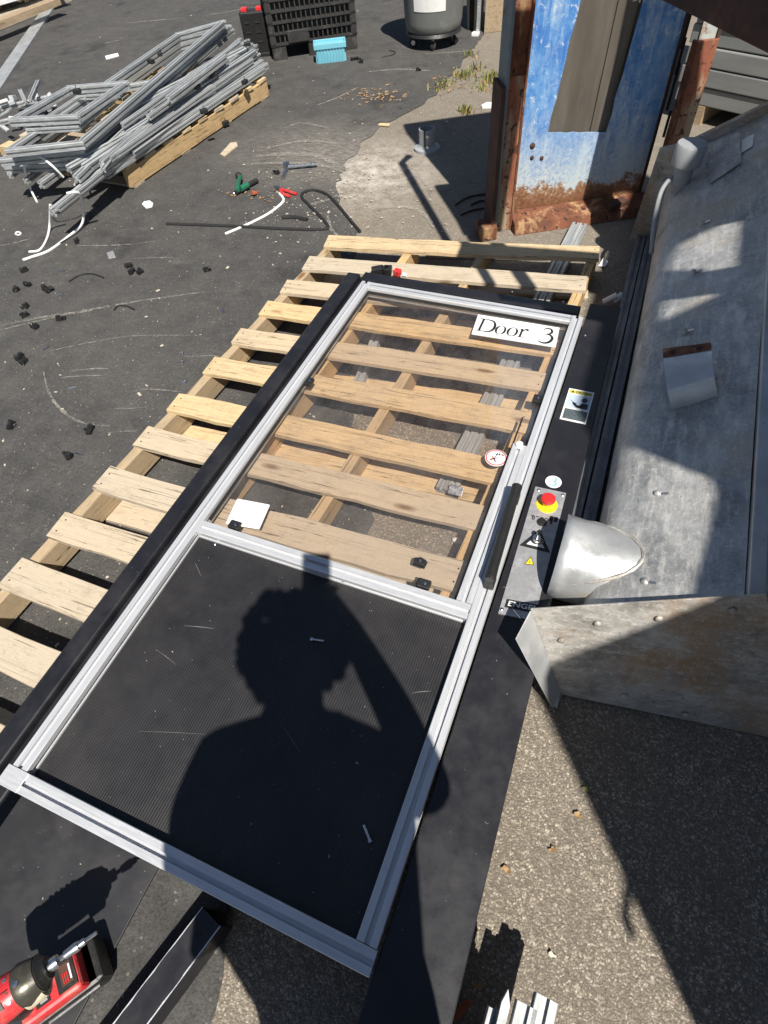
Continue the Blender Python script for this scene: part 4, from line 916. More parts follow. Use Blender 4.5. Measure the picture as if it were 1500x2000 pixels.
def waste_can():
    L, Rr = at(776, 30, .16), at(897, 25, .16); c = (L + Rr) / 2; r = (Rr - L).length / 2 * .93; c = at(838, 68, .10); c.z = 0
    c += Vector((-.02, .16, 0))
    t = thing('waste_can', 'round grey plastic waste can with white paper sign on wheeled dolly', 'waste can', c)
    MB().lathe(c, [(r * .86, .10), (r * .93, .115), (r * .97, .16), (r * 1.12, .74), (r * 1.18, .75), (r * 1.18, .79), (r * 1.08, .79), (r * .9, .17)], 44, cap=False).build('can_body', 'can_grey', t, smooth=True)
    MB().lathe(c, [(.01, .105), (r * .9, .105), (r * .95, .085), (r * .8, .07), (.01, .07)], 40).build('dolly', 'black_plastic', t, smooth=True)
    for k in range(5):
        a = 2 * math.pi * k / 5 - 1.25; w = c + Vector((math.cos(a) * r * .72, math.sin(a) * r * .72, .033)); ax = Vector((math.cos(a + 1.0), math.sin(a + 1.0), 0))
        wh = MB().lathe(w - ax * .011, [(.012, 0), (.03, 0), (.033, .006), (.033, .016), (.03, .022), (.012, .022)], 20, axis=ax).build('caster', 'black_rubber', t, smooth=True)
        MB().lathe(w - ax * .013, [(.016, 0), (.016, .026)], 16, axis=ax).build('hub', 'zinc', wh); MB().box(w + Vector((0, 0, .025)), (.02, .02, .03)).build('fork', 'zinc', wh)
    # paper on the side
    mb = MB(); vs = []; a0, a1 = R_(-110), R_(-48)
    for k in range(11):
        a = a0 + (a1 - a0) * k / 10
        for z in (.245, .52): rr = r * (.97 + .15 * (z - .16) / .58) + .003; vs.append(c + Vector((math.cos(a) * rr, math.sin(a) * rr, z)))
    mb.add(vs, [(2 * k, 2 * k + 2, 2 * k + 3, 2 * k + 1) for k in range(10)]); mb.build('paper_sign', 'paper', t, smooth=True)
waste_can()
# timber and dark board next to the can
a = at(950, 66); o = MB().hexa([a + Vector(v) for v in ((-.02, 0, 0), (.16, .10, 0), (.16, .14, 0), (-.02, .04, 0))], [a + Vector(v) for v in ((-.02, 0, 1.2), (.16, .10, 1.2), (.16, .14, 1.2), (-.02, .04, 1.2))]).build('timber_board', 'weathered_wood', bevel=.004); tag(o, 'upright weathered timber board beside the grey waste can', 'board')
a = at(932, 70); t = thing('steel_post', 'thin galvanised post with pale foot beside the timber board', 'post', a)
MB().box(a + Vector((.0, .02, .6)), (.022, .03, 1.2)).build('upright', 'alu_dull', t); MB().box(a + Vector((-.012, -.004, .012)), (.055, .05, .024)).build('foot', 'white_plastic', t, bevel=.003)
a = at(918, 62); o = MB().hexa([a + Vector(v) for v in ((-.03, .02, 0), (.07, .05, 0), (.07, .12, 0), (-.03, .10, 0))], [a + Vector(v) for v in ((-.12, .06, 1.0), (.07, .09, 1.0), (.07, .16, 1.0), (-.12, .14, 1.0))]).build('dark_board', 'black_rubber', bevel=.004); tag(o, 'upright black plastic board standing behind the waste can', 'board')

# ------------------------------------------------------------------ second pallet with aluminium profiles
def second_pallet():
    A, B = at(253, 352, .055), at(524, 172, .055); A.z = B.z = 0
    d = (B - A).normalized(); s = Vector((-d.y, d.x, 0)); L = (B - A).length; W = 1.0
    t = thing('wooden_pallet', 'low wooden pallet under the pile of aluminium profiles', 'pallet', (A.x, A.y, 0))
    for k, f in enumerate((.0, .5, 1.0)):
        p = A + s * (.02 + W * f); board('stringer', t, p + Vector((0, 0, .058)), p + d * L + Vector((0, 0, .058)), .038, .09, 'stringer_wood' if k else 'stringer_wood', 300 + k)
    for k in range(9):
        f = .03 + .94 * k / 8; p = A + d * L * f - s * .004; board('deck_board', t, p + Vector((0, 0, .112)), p + s * (W + .04) + Vector((0, 0, .112)), .085, .016, 'pallet_wood', 320 + k)
    for k in range(4):
        f = .04 + .92 * k / 3; p = A + d * L * f; board('bottom_board', t, p + Vector((0, 0, .0085)), p + s * W + Vector((0, 0, .0085)), .085, .013, 'weathered_wood', 340 + k)
second_pallet()
def profile_frame(label, corners, zs, me=PROF_D, cross=()):
    P = [at(*p, z) for p, z in zip(corners, zs)]; c = sum(P, Vector()) / 4
    t = thing('aluminium_rack', label, 'frame', (c.x, c.y, 0), 0, )
    for i in range(4):
        a, b = P[i], P[(i + 1) % 4]; d = (b - a).normalized()
        sh = .02 if i % 2 == 0 else -.021
        bar_between(me, a - d * sh, b + d * sh, 'rail', t)
    for f in cross: bar_between(me, P[0].lerp(P[3], f), P[1].lerp(P[2], f), 'cross_rail', t)
profile_frame('narrow aluminium profile frame lowest in the pile', [(20, 330), (160, 322), (452, 62), (352, 92)], [.17, .17, .15, .15])
profile_frame('narrow aluminium profile frame second in the pile', [(10, 316), (160, 300), (447, 55), (350, 80)], [.24, .23, .22, .22], cross=(.5,))
profile_frame('narrow aluminium profile frame topmost at the far end of the pile', [(20, 298), (158, 283), (436, 46), (350, 70)], [.30, .29, .28, .28])
profile_frame('short aluminium profile frame lying on top of the long frames', [(28, 238), (150, 232), (246, 166), (138, 175)], [.36, .36, .35, .35])
profile_frame('small aluminium profile frame inside the short frame on the pile', [(60, 255), (150, 250), (230, 185), (158, 190)], [.32, .32, .31, .31], PROF_S)
barsL = [((104, 416), (300, 255), .15), ((112, 408), (330, 235), .17), ((120, 402), (360, 215), .16), ((165, 363), (520, 128), .15), ((201, 336), (522, 128), .145), ((207, 345), (515, 137), .14), ((209, 321), (500, 92), .19), ((214, 312), (492, 88), .21), ((200, 318), (470, 78), .22),
         ((180, 330), (505, 108), .18), ((230, 300), (512, 120), .18), ((250, 262), (498, 100), .23), ((150, 350), (300, 205), .2), ((240, 245), (468, 84), .25), ((290, 230), (445, 118), .26), ((215, 335), (462, 160), .15), ((260, 300), (498, 128), .17), ((50, 355), (120, 300), .13), ((80, 362), (165, 300), .14), ((20, 345), (60, 305), .14), ((300, 215), (486, 80), .21), ((330, 195), (440, 112), .29)]
r9 = random.Random(21)
for _ in range(26):
    f0, f1 = r9.uniform(-.1, .45), r9.uniform(.55, 1.03); w0, w1 = r9.uniform(-.2, 1.8), r9.uniform(-.2, 1.8)
    barsL.append(((190 + 310 * f0 - 26 * w0, 335 - 225 * f0 - 26 * w0), (190 + 310 * f1 - 26 * w1, 335 - 225 * f1 - 26 * w1), .15 + .07 * r9.random()))
for i, (a, b, z) in enumerate(barsL):
    o = bar_between(PROF_D if i % 3 == 0 else PROF_S, at(*a, z), at(*b, z + (.01 if i % 2 else 0)), 'aluminium_bar', None, random.choice((0, 0, .3)))
    tag(o, 'loose grey slotted aluminium bar in the pile on the low pallet', 'bar', 'loose bars in the profile pile')
# bits of hardware on the pile
for i, (px, py, z) in enumerate(((312, 105, .30), (295, 120, .30), (385, 170, .24), (322, 218, .21), (398, 217, .19), (478, 160, .17), (440, 240, .02), (418, 145, .25), (150, 178, .36), (483, 86, .25))):
    c = at(px, py, z + .01); t = thing('slot_bracket', 'small black bracket left on the aluminium profiles', 'bracket', c, 0, 'brackets on the profile pile')
    MB().box(c, (.045, .03, .022), random.uniform(0, 3)).build('body', 'black_plastic', t, bevel=.003); MB().cyl(c + Vector((0, 0, .01)), c + Vector((.006, 0, .03)), .003, seg=8).build('screw', 'zinc', t)
c = at(383, 165, .24); o = MB().sphere(c + Vector((0, 0, .02)), .03, (1.3, 1, .6), 12, 8).build('white_fitting', 'white_plastic'); tag(o, 'white plastic fitting lying on the aluminium profiles', 'fitting')
def wire(name, pts, r, mat, label, cat, z=.006, n=7):
    P = smooth_path([at(p[0], p[1], p[2] if len(p) > 2 else z) for p in pts], n); o = MB().tube(P, r, 8).build(name, mat, smooth=True); return tag(o, label, cat)
wire('white_cable', [(130, 378, .22), (155, 378, .2), (163, 415, .08), (158, 440, .02), (130, 465), (95, 490), (62, 502), (45, 508)], .0065, 'white_plastic', 'white cable looping down from the profile pile to the asphalt', 'cable')
wire('white_cable', [(98, 400, .15), (97, 440, .03), (92, 465), (78, 488), (57, 492)], .006, 'white_plastic', 'white cable hanging straight from the bar ends to the asphalt', 'cable')
wire('white_cable', [(50, 305, .24), (72, 303, .25), (100, 322, .22), (124, 346, .15)], .006, 'white_plastic', 'white cable bent over the near ends of the frames', 'cable')
wire('white_cable', [(48, 298, .25), (48, 330, .2), (58, 365, .06), (73, 395, .01)], .006, 'white_plastic', 'thin white cable dangling beneath the frame corner', 'cable')
wire('white_cable', [(130, 290, .22), (142, 320, .2), (150, 345, .15), (146, 362, .1)], .006, 'white_plastic', 'white cable hanging between the frames and the loose bars', 'cable')
wire('black_cable', [(104, 425), (115, 433), (150, 425), (172, 415), (175, 430), (150, 455), (100, 485)], .004, 'black_rubber', 'thin black cable curled below the bar ends on the asphalt', 'cable')
wire('white_pipe', [(440, 457), (480, 440), (520, 420), (545, 402), (554, 390), (546, 378)], .007, 'white_plastic', 'white cable lying on the asphalt beside the pliers', 'cable')
wire('black_strap', [(703, 452), (680, 425), (655, 395), (635, 378), (610, 371), (592, 377), (590, 386), (605, 402), (640, 440), (625, 448), (560, 447), (440, 441), (325, 437)], .008, 'black_rubber', 'long black hose bent back on itself on the asphalt', 'hose', .009)
wire('black_hose', [(550, 425), (572, 424), (600, 429)], .010, 'black_rubber', 'short thick black hose end beside the bent hose', 'hose', .01)
wire('black_tie', [(135, 550), (155, 538), (180, 535), (203, 543)], .004, 'black_plastic', 'curved black cable tie on the scraped asphalt', 'tie'); wire('black_tie', [(223, 606), (232, 597), (250, 599), (263, 605)], .004, 'black_plastic', 'short hooked black cable tie below the curved one', 'tie')
wire('black_wire', [(745, 112), (765, 108), (772, 102), (760, 99)], .004, 'black_plastic', 'small black wire curl on asphalt before the waste can', 'wire')
for pts in ([(900, 420), (925, 410), (958, 405)], [(890, 400), (915, 385), (955, 378)], [(920, 400), (940, 392), (960, 395)]): wire('fallen_twig', pts, .005, 'rust_dark', 'dark twig on the shaded ground beside the rusty post', 'twig')['group'] = 'twigs by the rusty post'

# flat galvanised strip standing away from the pile
p0, p1 = at(0, 163, .004), at(100, 14, .004); d = p1 - p0
o = MB().hexa([p0 - d * .25 + Vector((-.05, -.03, .0)), p0 - d * .25 + Vector((.05, .03, .0)), p1 + Vector((.05, .03, .0)), p1 + Vector((-.05, -.03, .0))], [p0 - d * .25 + Vector((-.05, -.03, .02)), p0 - d * .25 + Vector((.05, .03, .02)), p1 + Vector((.05, .03, .02)), p1 + Vector((-.05, -.03, .02))]).build('steel_strip', 'galv_bright'); tag(o, 'long flat galvanised steel strip lying apart from the pile', 'strip')
for i, (a, b, z) in enumerate((((0, 212), (95, 190), .10), ((60, 195), (75, 160), .16), ((40, 178), (50, 200), .12), ((0, 240), (30, 232), .14))):
    o = bar_between(PROF_S, at(*a, z), at(*b, z), 'aluminium_bar'); tag(o, 'short aluminium offcut in the scrap beyond the frames', 'offcut', 'offcuts beyond the frames')
for i in range(26):
    px, py = random.uniform(0, 100), random.uniform(182, 262); c = at(px, py - (px * .35 if py > 220 else 0), random.uniform(.02, .16))
    o = MB().box(c, (random.uniform(.02, .09), random.uniform(.015, .04), random.uniform(.01, .03)), random.uniform(0, 3), Matrix.Rotation(random.uniform(0, 3), 3, 'Z') @ Matrix.Rotation(random.uniform(-.5, .5), 3, 'Y')).build('metal_scrap', random.choice(('alu', 'alu_dull', 'white_plastic', 'alu')), bevel=.002)
    tag(o, 'small piece of pale scrap heaped beyond the frames', 'scrap', 'scrap heap beyond the frames')

# ------------------------------------------------------------------ far kerb, timber and weeds
a, b = at(0, 62), at(118, 14); d = (b - a).normalized()
o = MB().slab([a - d * 3 + Vector((-.14, 0, .1)), a - d * 3 + Vector((0, 0, .1)), b + d * .2 + Vector((0, 0, .1)), b + d * .2 + Vector((-.14, 0, .1))], .1).build('kerb', 'concrete', bevel=.01); tag(o, kind='structure')
a, b = at(0, 32, .12), at(110, 2, .12)
board('timber_edging', None, a - Vector((0, 2.0, 0)), b, .12, .05, 'weathered_wood', 400); tag(bpy.data.objects['timber_edging'], 'weathered timber edging board above the weedy verge', 'timber')
a = at(0, 10, .15); o = MB().slab([a + Vector(v) for v in ((-1.2, -.8, .2), (.05, -.15, .05), (.3, .6, .05), (-1.0, .6, .2))], .04).build('pale_sheet', 'white_plastic', bevel=.005); tag(o, 'pale sheet leaning over the weedy verge behind the kerb', 'sheet')
def tuft(mb, c, n, h, sp, rr):
    for _ in range(n):
        a = rr.uniform(0, 6.28); r = rr.uniform(0, sp); p = c + Vector((math.cos(a) * r, math.sin(a) * r, 0)); l = rr.uniform(.4, 1) * h; b = rr.uniform(0, 6.28); w = rr.uniform(.002, .005) * (1 + h * 4)
        s = Vector((math.cos(b + 1.57), math.sin(b + 1.57), 0)) * w; k = Vector((math.cos(b), math.sin(b), 0)) * l * rr.uniform(.2, .7)
        mb.add([p - s, p + s, p + k * .5 + Vector((0, 0, l * .7)) + s * .7, p + k + Vector((0, 0, l)), p + k * .5 + Vector((0, 0, l * .7)) - s * .7], [(0, 1, 2, 3, 4)])
rr = random.Random(11); mg, md = MB(), MB()
for _ in range(150):
    f = rr.random(); c = at(rr.uniform(0, 190), 0) ; y = rr.uniform(3.5, 9); x = -6.42 - rr.random() ** 1.5 * 1.6; tuft(mg if rr.random() < .6 else md, Vector((x, y, 0)), 14, .22, .12, rr)
tag(mg.build('verge_weeds', 'leaf_green'), 'green weeds growing on the verge behind the kerb', 'weeds', kind='stuff'); tag(md.build('dry_weeds', 'leaf_dry'), 'dry brown stems among the verge weeds', 'weeds', kind='stuff')
mg, md = MB(), MB()
for px, py, n, h, sp in ((905, 150, 40, .06, .09), (930, 135, 30, .05, .08), (950, 160, 40, .06, .08), (870, 165, 30, .04, .10), (855, 175, 20, .04, .07), (908, 220, 36, .06, .05), (960, 150, 30, .06, .06), (940, 175, 20, .04, .07), (920, 110, 20, .05, .06)):
    tuft(mg, at(px, py), n, h, sp, rr); tuft(md, at(px + 3, py + 3), n // 2, h * .7, sp, rr)
tag(mg.build('crack_grass', 'leaf_green'), 'grass tufts growing at the edge of the old paving', 'grass', kind='stuff'); tag(md.build('dry_grass', 'leaf_dry'), 'dry grass blades at the edge of the old paving', 'grass', kind='stuff')
# leaf litter and chips
lm = MB()
for _ in range(170):
    px, py = (rr.gauss(740, 28), rr.gauss(188, 9)) if rr.random() < .55 else ((rr.gauss(870, 22), rr.gauss(165, 10)) if rr.random() < .7 else (rr.gauss(500, 30), rr.gauss(380, 8)))
    c = at(px, py, .008); a = rr.uniform(0, 6.28); l, w = rr.uniform(.005, .020), rr.uniform(.003, .007); u = Vector((math.cos(a), math.sin(a), 0)); v = Vector((-u.y, u.x, 0))
    lm.flat([c - u * l, c + v * w + Vector((0, 0, rr.uniform(0, .006))), c + u * l + Vector((0, 0, rr.uniform(0, .008))), c - v * w])
tag(lm.build('leaf_litter', 'leaf_dry'), 'dry leaf litter scattered near the paving edge', 'litter', kind='stuff')
cm = MB()
for _ in range(1300):
    px, py = rr.uniform(-20, 1000), rr.uniform(10, 1500) ** 1.0
    if rr.random() < .35: px, py = rr.gauss(640, 90), rr.gauss(380, 60)
    c = at(px, py, .006)
    if c.y > 8 or (c.x > -.9 and c.y < .2): continue
    a = rr.uniform(0, 6.28); k = rr.random(); l = .0015 + .006 * k ** 4 + (.004 if rr.random() < .03 else 0); u = Vector((math.cos(a), math.sin(a), 0)); v = Vector((-u.y, u.x, 0)) * rr.uniform(.25, .8); z = Vector((0, 0, .002))
    cm.hexa([c - u * l - v * l, c + u * l - v * l, c + u * l + v * l, c - u * l + v * l], [c - u * l * .8 - v * l * .8 + z, c + u * l * .8 - v * l + z, c + u * l + v * l * .8 + z, c - u * l + v * l * .7 + z])
tag(cm.build('debris_chips', 'chip_pale'), 'tiny pale chips of debris strewn over the asphalt', 'debris', kind='stuff')

# loose black plastic caps
caps = [(32, 568), (56, 558), (86, 565), (98, 569), (50, 602), (50, 618), (68, 641), (40, 700), (47, 709), (48, 531), (252, 521), (258, 533), (274, 534), (406, 529), (24, 833), (177, 842), (135, 893), (150, 474), (701, 117), (690, 118), (705, 123), (818, 138), (540, 340), (120, 625), (440, 241)]
def cap_mesh(s, seed):
    r = random.Random(seed); mb = MB(); mb.box((0, 0, .011), (.042 * s, .026, .020), r.uniform(0, 3)); mb.box((.012, .006, .02), (.02, .022, .018), r.uniform(0, 3)); mb.cyl((-.012, 0, .01), (-.02, .01, .03), .008, seg=10)
    o = mb.build('plastic_clip', 'black_plastic', bevel=.002); me = o.data; bpy.data.objects.remove(o); return me
CM = [cap_mesh(1 + .1 * k, k) for k in range(4)]
SM = (lambda o: (o.data, bpy.data.objects.remove(o))[0])(MB().cyl((0, 0, 0), (.02, .004, .004), .0035, seg=8).build('screw', 'zinc'))
for i, (px, py) in enumerate(caps):
    t = thing('plastic_clip', 'small black plastic slot clip dropped on the dark asphalt', 'clip', at(px, py, .004), random.uniform(0, 6.28), 'dropped black plastic clips'); t.scale = (.72,) * 3
    inst('clip_body', CM[i % 4], t, (0, 0, 0), (random.uniform(-.3, .3), 0, 0)); inst('screw', SM, t, (.014, .008, .008), (0, 0, random.uniform(0, 6)))
# other small litter
def chipslab(name, pts, z, th, mat, lab, cat):
    o = MB().slab([at(x, y, z + th) for x, y in pts], th).build(name, mat, bevel=.002); return tag(o, lab, cat)
chipslab('wood_chip', [(430, 300), (438, 304), (464, 283), (462, 277), (450, 278)], .004, .012, 'pallet_wood', 'splintered wood chip on the asphalt before the profile pile', 'wood chip')
chipslab('white_disc', [(277, 398), (281, 393), (292, 391), (299, 396), (297, 403), (285, 406)], .004, .006, 'white_plastic', 'white oval plastic disc on the asphalt before the low pallet', 'disc')
chipslab('white_strip', [(205, 109), (207, 115), (232, 108), (230, 103)], .004, .008, 'white_plastic', 'short white plastic strip lying beyond the aluminium frames', 'strip')
chipslab('metal_tab', [(208, 493), (221, 489), (226, 502), (212, 505)], .004, .004, 'plate_metal', 'small square grey metal tab on the asphalt', 'tab')
chipslab('white_scrap', [(940, 205), (950, 199), (963, 199), (962, 208), (942, 209)], 0, .012, 'paper', 'white scrap lying beside the rusty post', 'paper'); chipslab('wood_sliver', [(738, 243), (742, 240), (762, 240), (760, 245)], .004, .008, 'pallet_wood', 'thin wood sliver on the paving edge', 'wood chip')
wire('white_ring', [(30, 455), (36, 453), (41, 456), (36, 459), (30, 457)], .004, 'white_plastic', 'small white plastic ring on the asphalt below the cables', 'ring')
for i, (px, py, rz) in enumerate(((135, 758, .6), (84, 683, 1.3), (110, 575, .4), (436, 612, 2.2), (148, 884, 0.), (115, 528, .2), (220, 660, 1.), (600, 330, .3))):
    a = at(px, py, .008); o = MB().cyl(a, a + Vector((math.cos(rz), math.sin(rz), 0)) * .03, .004, seg=8).build('loose_screw', 'zinc', smooth=True); tag(o, 'loose zinc screw lying on the dark asphalt', 'screw', 'screws dropped on the asphalt')
for i, (px, py) in enumerate(((354, 690), (355, 707), (360, 746))):
    a = at(px, py, .006); n = 14; o = MB().tube([a + Vector((.009 * math.cos(2 * math.pi * k / n), .009 * math.sin(2 * math.pi * k / n), 0)) for k in range(n + 1)], .0025, 6).build('washer', 'zinc'); tag(o, 'small zinc washer on the asphalt beside the pallet', 'washer', 'washers beside the pallet')
# metal split flange in the shade
c = at(834, 292); t = thing('split_flange', 'grey split pipe flange standing on the shaded paving', 'flange', c)
MB().lathe(c, [(.075, 0), (.075, .015), (.055, .022), (.05, .03)], 32).build('flange_ring', 'pipe_grey', t, smooth=True); MB().lathe(c, [(.046, .02), (.046, .11), (.040, .112), (.038, .02)], 32, cap=False).build('collar', 'pipe_grey', t, smooth=True)
MB().box(c + Vector((.004, -.046, .065)), (.006, .006, .10)).build('split', 'black_rubber', t)
for s in (.03, .085): MB().cyl(c + Vector((.02, -.05, s)), c + Vector((.02, -.035, s)), .008, seg=10).build('clamp_screw', 'zinc', t)

# hand tools
def tools():
    a = at(468, 366); t = thing('trigger_clamp', 'green and black hand clamp lying on the asphalt', 'clamp', a)
    p = lambda x, y, z=.02: at(x, y, z)
    MB().tube([p(460, 377), p(472, 368), p(502, 352)], [.012, .012, .013], 10).build('handle', 'black_rubber', t, smooth=True); MB().tube(smooth_path([p(464, 372, .03), p(466, 355, .035), p(470, 345, .03)]), .012, 10).build('jaw', 'green_plastic', t, smooth=True)
    MB().tube([p(470, 369, .03), p(484, 361, .03)], .016, 10).build('grip', 'green_plastic', t, smooth=True); MB().sphere(p(466, 343, .02), .02, (1, 1, .9), 12, 8).build('pad', 'black_rubber', t, smooth=True); MB().sphere(p(457, 378, .012), .013, (1, 1, .9), 12, 8).build('pad', 'zinc', t, smooth=True)
    a = at(565, 330); t = thing('ratchet_wrench', 'chrome ratchet wrench lying on the asphalt above the pliers', 'wrench', a)
    MB().tube([p(563, 326), p(590, 324), p(619, 321)], [.010, .007, .009], 10).build('shaft', 'zinc', t, smooth=True); MB().lathe(p(560, 326, .008), [(.020, 0), (.022, .008), (.020, .022), (.01, .024)], 18).build('ratchet_head', 'zinc', t, smooth=True); MB().tube([p(560, 328, .02), p(552, 349, .012)], [.008, .010], 10).build('socket', 'zinc', t, smooth=True)
    a = at(560, 372); t = thing('pliers', 'pliers with red handles lying on the asphalt', 'pliers', a)
    MB().tube(smooth_path([p(549, 370, .012), p(560, 373, .014), p(579, 379, .012)]), .0085, 8).build('handle', 'red_plastic', t, smooth=True); MB().tube(smooth_path([p(547, 372, .012), p(554, 379, .014), p(567, 384, .012)]), .0085, 8).build('handle', 'red_plastic', t, smooth=True); MB().tube([p(549, 371, .012), p(542, 366, .012), p(536, 364, .01)], [.012, .010, .004], 8).build('jaws', 'zinc', t, smooth=True)
    c = at(498, 380, .008); mb = MB(); pts = []
    for k in range(10): r = .035 if k % 2 == 0 else .013; pts.append(c + Vector((r * math.cos(.628 * k), r * math.sin(.628 * k), .006 + .008 * (k % 2 == 0))))
    tag(mb.flat(pts).build('fallen_leaf', 'leaf_red'), 'fallen orange oak leaf between the clamp and the pliers', 'leaf')
tools()

# ------------------------------------------------------------------ front of the scene: drill, steel bar, profile offcuts
def drill():
    b0 = at(128, 1928, .012); t = thing('power_drill', 'red and black cordless impact wrench standing on its battery', 'drill', b0)
    # axis frames: d = direction of the bit (from pixels at height), battery long axis the same
    hb = .245
    q0, q1 = at(-40, 1985, hb), at(172, 1832, hb); d = (q1 - q0); d.z = 0; d.normalize(); s = Vector((-d.y, d.x, 0))
    cb = at(122, 1925, .045)
    def bx(c, l, w, h, n, m, bev=.006, taper=1.0):
        c = Vector(c); bot = [c + d * (l / 2 * a) + s * (w / 2 * e) - Vector((0, 0, h / 2)) for a, e in ((-1, -1), (1, -1), (1, 1), (-1, 1))]
        top = [c + d * (l / 2 * a * taper) + s * (w / 2 * e * taper) + Vector((0, 0, h / 2)) for a, e in ((-1, -1), (1, -1), (1, 1), (-1, 1))]
        return MB().hexa(bot, top).build(n, m, t, bevel=bev)
    cb.z = .012
    bat = bx(cb + d * .012 + Vector((0, 0, .028)), .132, .082, .056, 'battery', 'drill_black', .008)
    foot = bx(cb + Vector((0, 0, .072)), .120, .078, .032, 'battery_shoe', 'red_plastic', .007, .93)
    for sg in (-1, 1):
        c = cb + d * .012 + s * (sg * .042) + Vector((0, 0, .028)); m = MB().box(c, (.10, .003, .008), math.atan2(d.y, d.x)); m.build('battery_rail', 'zinc', bat)
    MB().box(cb + d * .068 + Vector((0, 0, .03)), (.03, .076, .052), math.atan2(d.y, d.x)).build('battery_nose', 'drill_black', bat, bevel=.006)
    zt = .0885
    bdg = MB().box(cb + d * .034 + Vector((0, 0, zt)), (.036, .052, .002), math.atan2(d.y, d.x)).build('badge', 'drill_black', foot)
    MB().box(cb + d * .036 + Vector((0, 0, zt + .0014)), (.022, .036, .001), math.atan2(d.y, d.x)).build('badge_print', 'rust_dark', bdg)
    MB().box(cb + d * .044 + Vector((0, 0, zt + .0022)), (.003, .026, .0008), math.atan2(d.y, d.x)).build('badge_line', 'white_print', bdg)
    mp = MB().box(cb - d * .012 + Vector((0, 0, zt)), (.026, .046, .002), math.atan2(d.y, d.x)).build('mode_panel', 'black_plastic', foot)
    for k in range(4): MB().box(cb - d * .010 + s * (-.016 + .0107 * k) + Vector((0, 0, zt + .0014)), (.013, .006, .001), math.atan2(d.y, d.x)).build('mode_light', 'plate_metal', mp)
    # grip
    hd = cb - d * .045; top = hd - d * .012 + Vector((0, 0, .20))
    MB().tube([hd + Vector((0, 0, .085)), hd - d * .004 + Vector((0, 0, .13)), top], [.023, .020, .022], 16).build('grip', 'drill_black', t, smooth=True)
    MB().sphere(hd + d * .024 + Vector((0, 0, .175)), .013, (1, 1, 1.5), 12, 8).build('trigger', 'red_plastic', t, smooth=True)
    # head: motor, gear case, anvil, bit - axis along d at height hb
    ax = at(45, 1925, hb); ax = ax
    def seg(f0, f1, r0, r1, n, m, k=28): return MB().tube([ax + d * f0, ax + d * (f0 * .75 + f1 * .25), ax + d * (f0 * .25 + f1 * .75), ax + d * f1], [r0 * .93, r0, r1, r1 * .93], k).build(n, m, t, smooth=True)
    seg(-.10, -.002, .034, .034, 'motor_housing', 'red_plastic'); seg(-.13, -.10, .030, .034, 'motor_cap', 'drill_black')
    seg(-.004, .030, .035, .031, 'gear_case', 'drill_guard'); seg(.030, .044, .029, .020, 'nose_ring', 'drill_black')
    MB().tube([ax + d * (-.003) - Vector((0, 0, .01)), ax + d * .026 - Vector((0, 0, .012))], [.0365, .034], 28).build('nose_boot', 'cream', t, smooth=True)
    seg(.044, .060, .011, .011, 'anvil', 'zinc', 18)
    seg(.060, .072, .0045, .0045, 'bit_shank', 'zinc', 6); seg(.072, .096, .0075, .0085, 'bit_holder', 'zinc', 18); seg(.096, .107, .006, .006, 'bit_collar', 'zinc', 18); seg(.107, .128, .0035, .0035, 'bit_tip', 'zinc', 6)
    mh = bpy.data.objects['motor_housing']
    for k in range(5):
        c = ax + d * (-.030 - .012 * k) + s * .026 + Vector((0, 0, .0225)); MB().box(c, (.005, .016, .003), math.atan2(d.y, d.x), Matrix.Rotation(math.atan2(d.y, d.x), 3, 'Z') @ Matrix.Rotation(-.85, 3, 'X')).build('vent_slot', 'black_rubber', mh)
    MB().box(ax + d * -.05 + Vector((0, 0, .0338)), (.085, .0012, .0012), math.atan2(d.y, d.x)).build('housing_seam', 'black_rubber', mh)
    MB().box(ax + d * -.045 - s * .016 + Vector((0, 0, .0305)), (.05, .012, .001), 0, Matrix.Rotation(math.atan2(d.y, d.x), 3, 'Z') @ Matrix.Rotation(.5, 3, 'X')).build('side_label', 'drill_black', mh)
    for f_, sg in ((-.012, .6), (-.08, .6), (-.012, -.6)):
        c = ax + d * f_ + s * (sg * .028) + Vector((0, 0, .027)); MB().lathe(c, [(.0038, -.003), (.0038, .0012), (.001, .0014)], 10, axis=(s * sg + Vector((0, 0, 1)))).build('housing_screw', 'zinc', mh)
    for k in range(3): MB().box(cb + d * (.030 + .004 * k) - s * .006 + Vector((0, 0, zt + .0022)), (.0014, .018, .0008), math.atan2(d.y, d.x)).build('badge_line', 'red_button', bdg)
    g = ax + d * .006 + Vector((0, 0, .033)) ; MB().lathe(g, [(.006, 0), (.005, .0025), (.001, .003)], 12).build('case_screw', 'zinc', t, smooth=True)
drill()
# black channel with worn edges
a, b = at(413, 1790, .09), at(232, 2030, .09); d = (b - a).normalized(); sd = Vector((-d.y, d.x, 0)); b = b + d * .5
if sd.x < 0: sd = -sd
t = thing('steel_channel', 'black painted steel channel with worn bright edges lying on the ground', 'channel', (a.x, a.y, 0))
W = .026
w0 = MB().slab([a - sd * W, b - sd * W, b + sd * W, a + sd * W], .005).build('web', 'black_paint', t, bevel=.001)
MB().hexa([p + Vector((0, 0, -.086)) for p in (a + sd * (W - .006), b + sd * (W - .006), b + sd * W, a + sd * W)], [p + Vector((0, 0, -.0052)) for p in (a + sd * (W - .006), b + sd * (W - .006), b + sd * W, a + sd * W)]).build('side_flange', 'black_paint', t)
MB().hexa([p + Vector((0, 0, -.086)) for p in (a - sd * W, b - sd * W, b - sd * (W - .006), a - sd * (W - .006))], [p + Vector((0, 0, -.0052)) for p in (a - sd * W, b - sd * W, b - sd * (W - .006), a - sd * (W - .006))]).build('side_flange', 'black_paint', t)
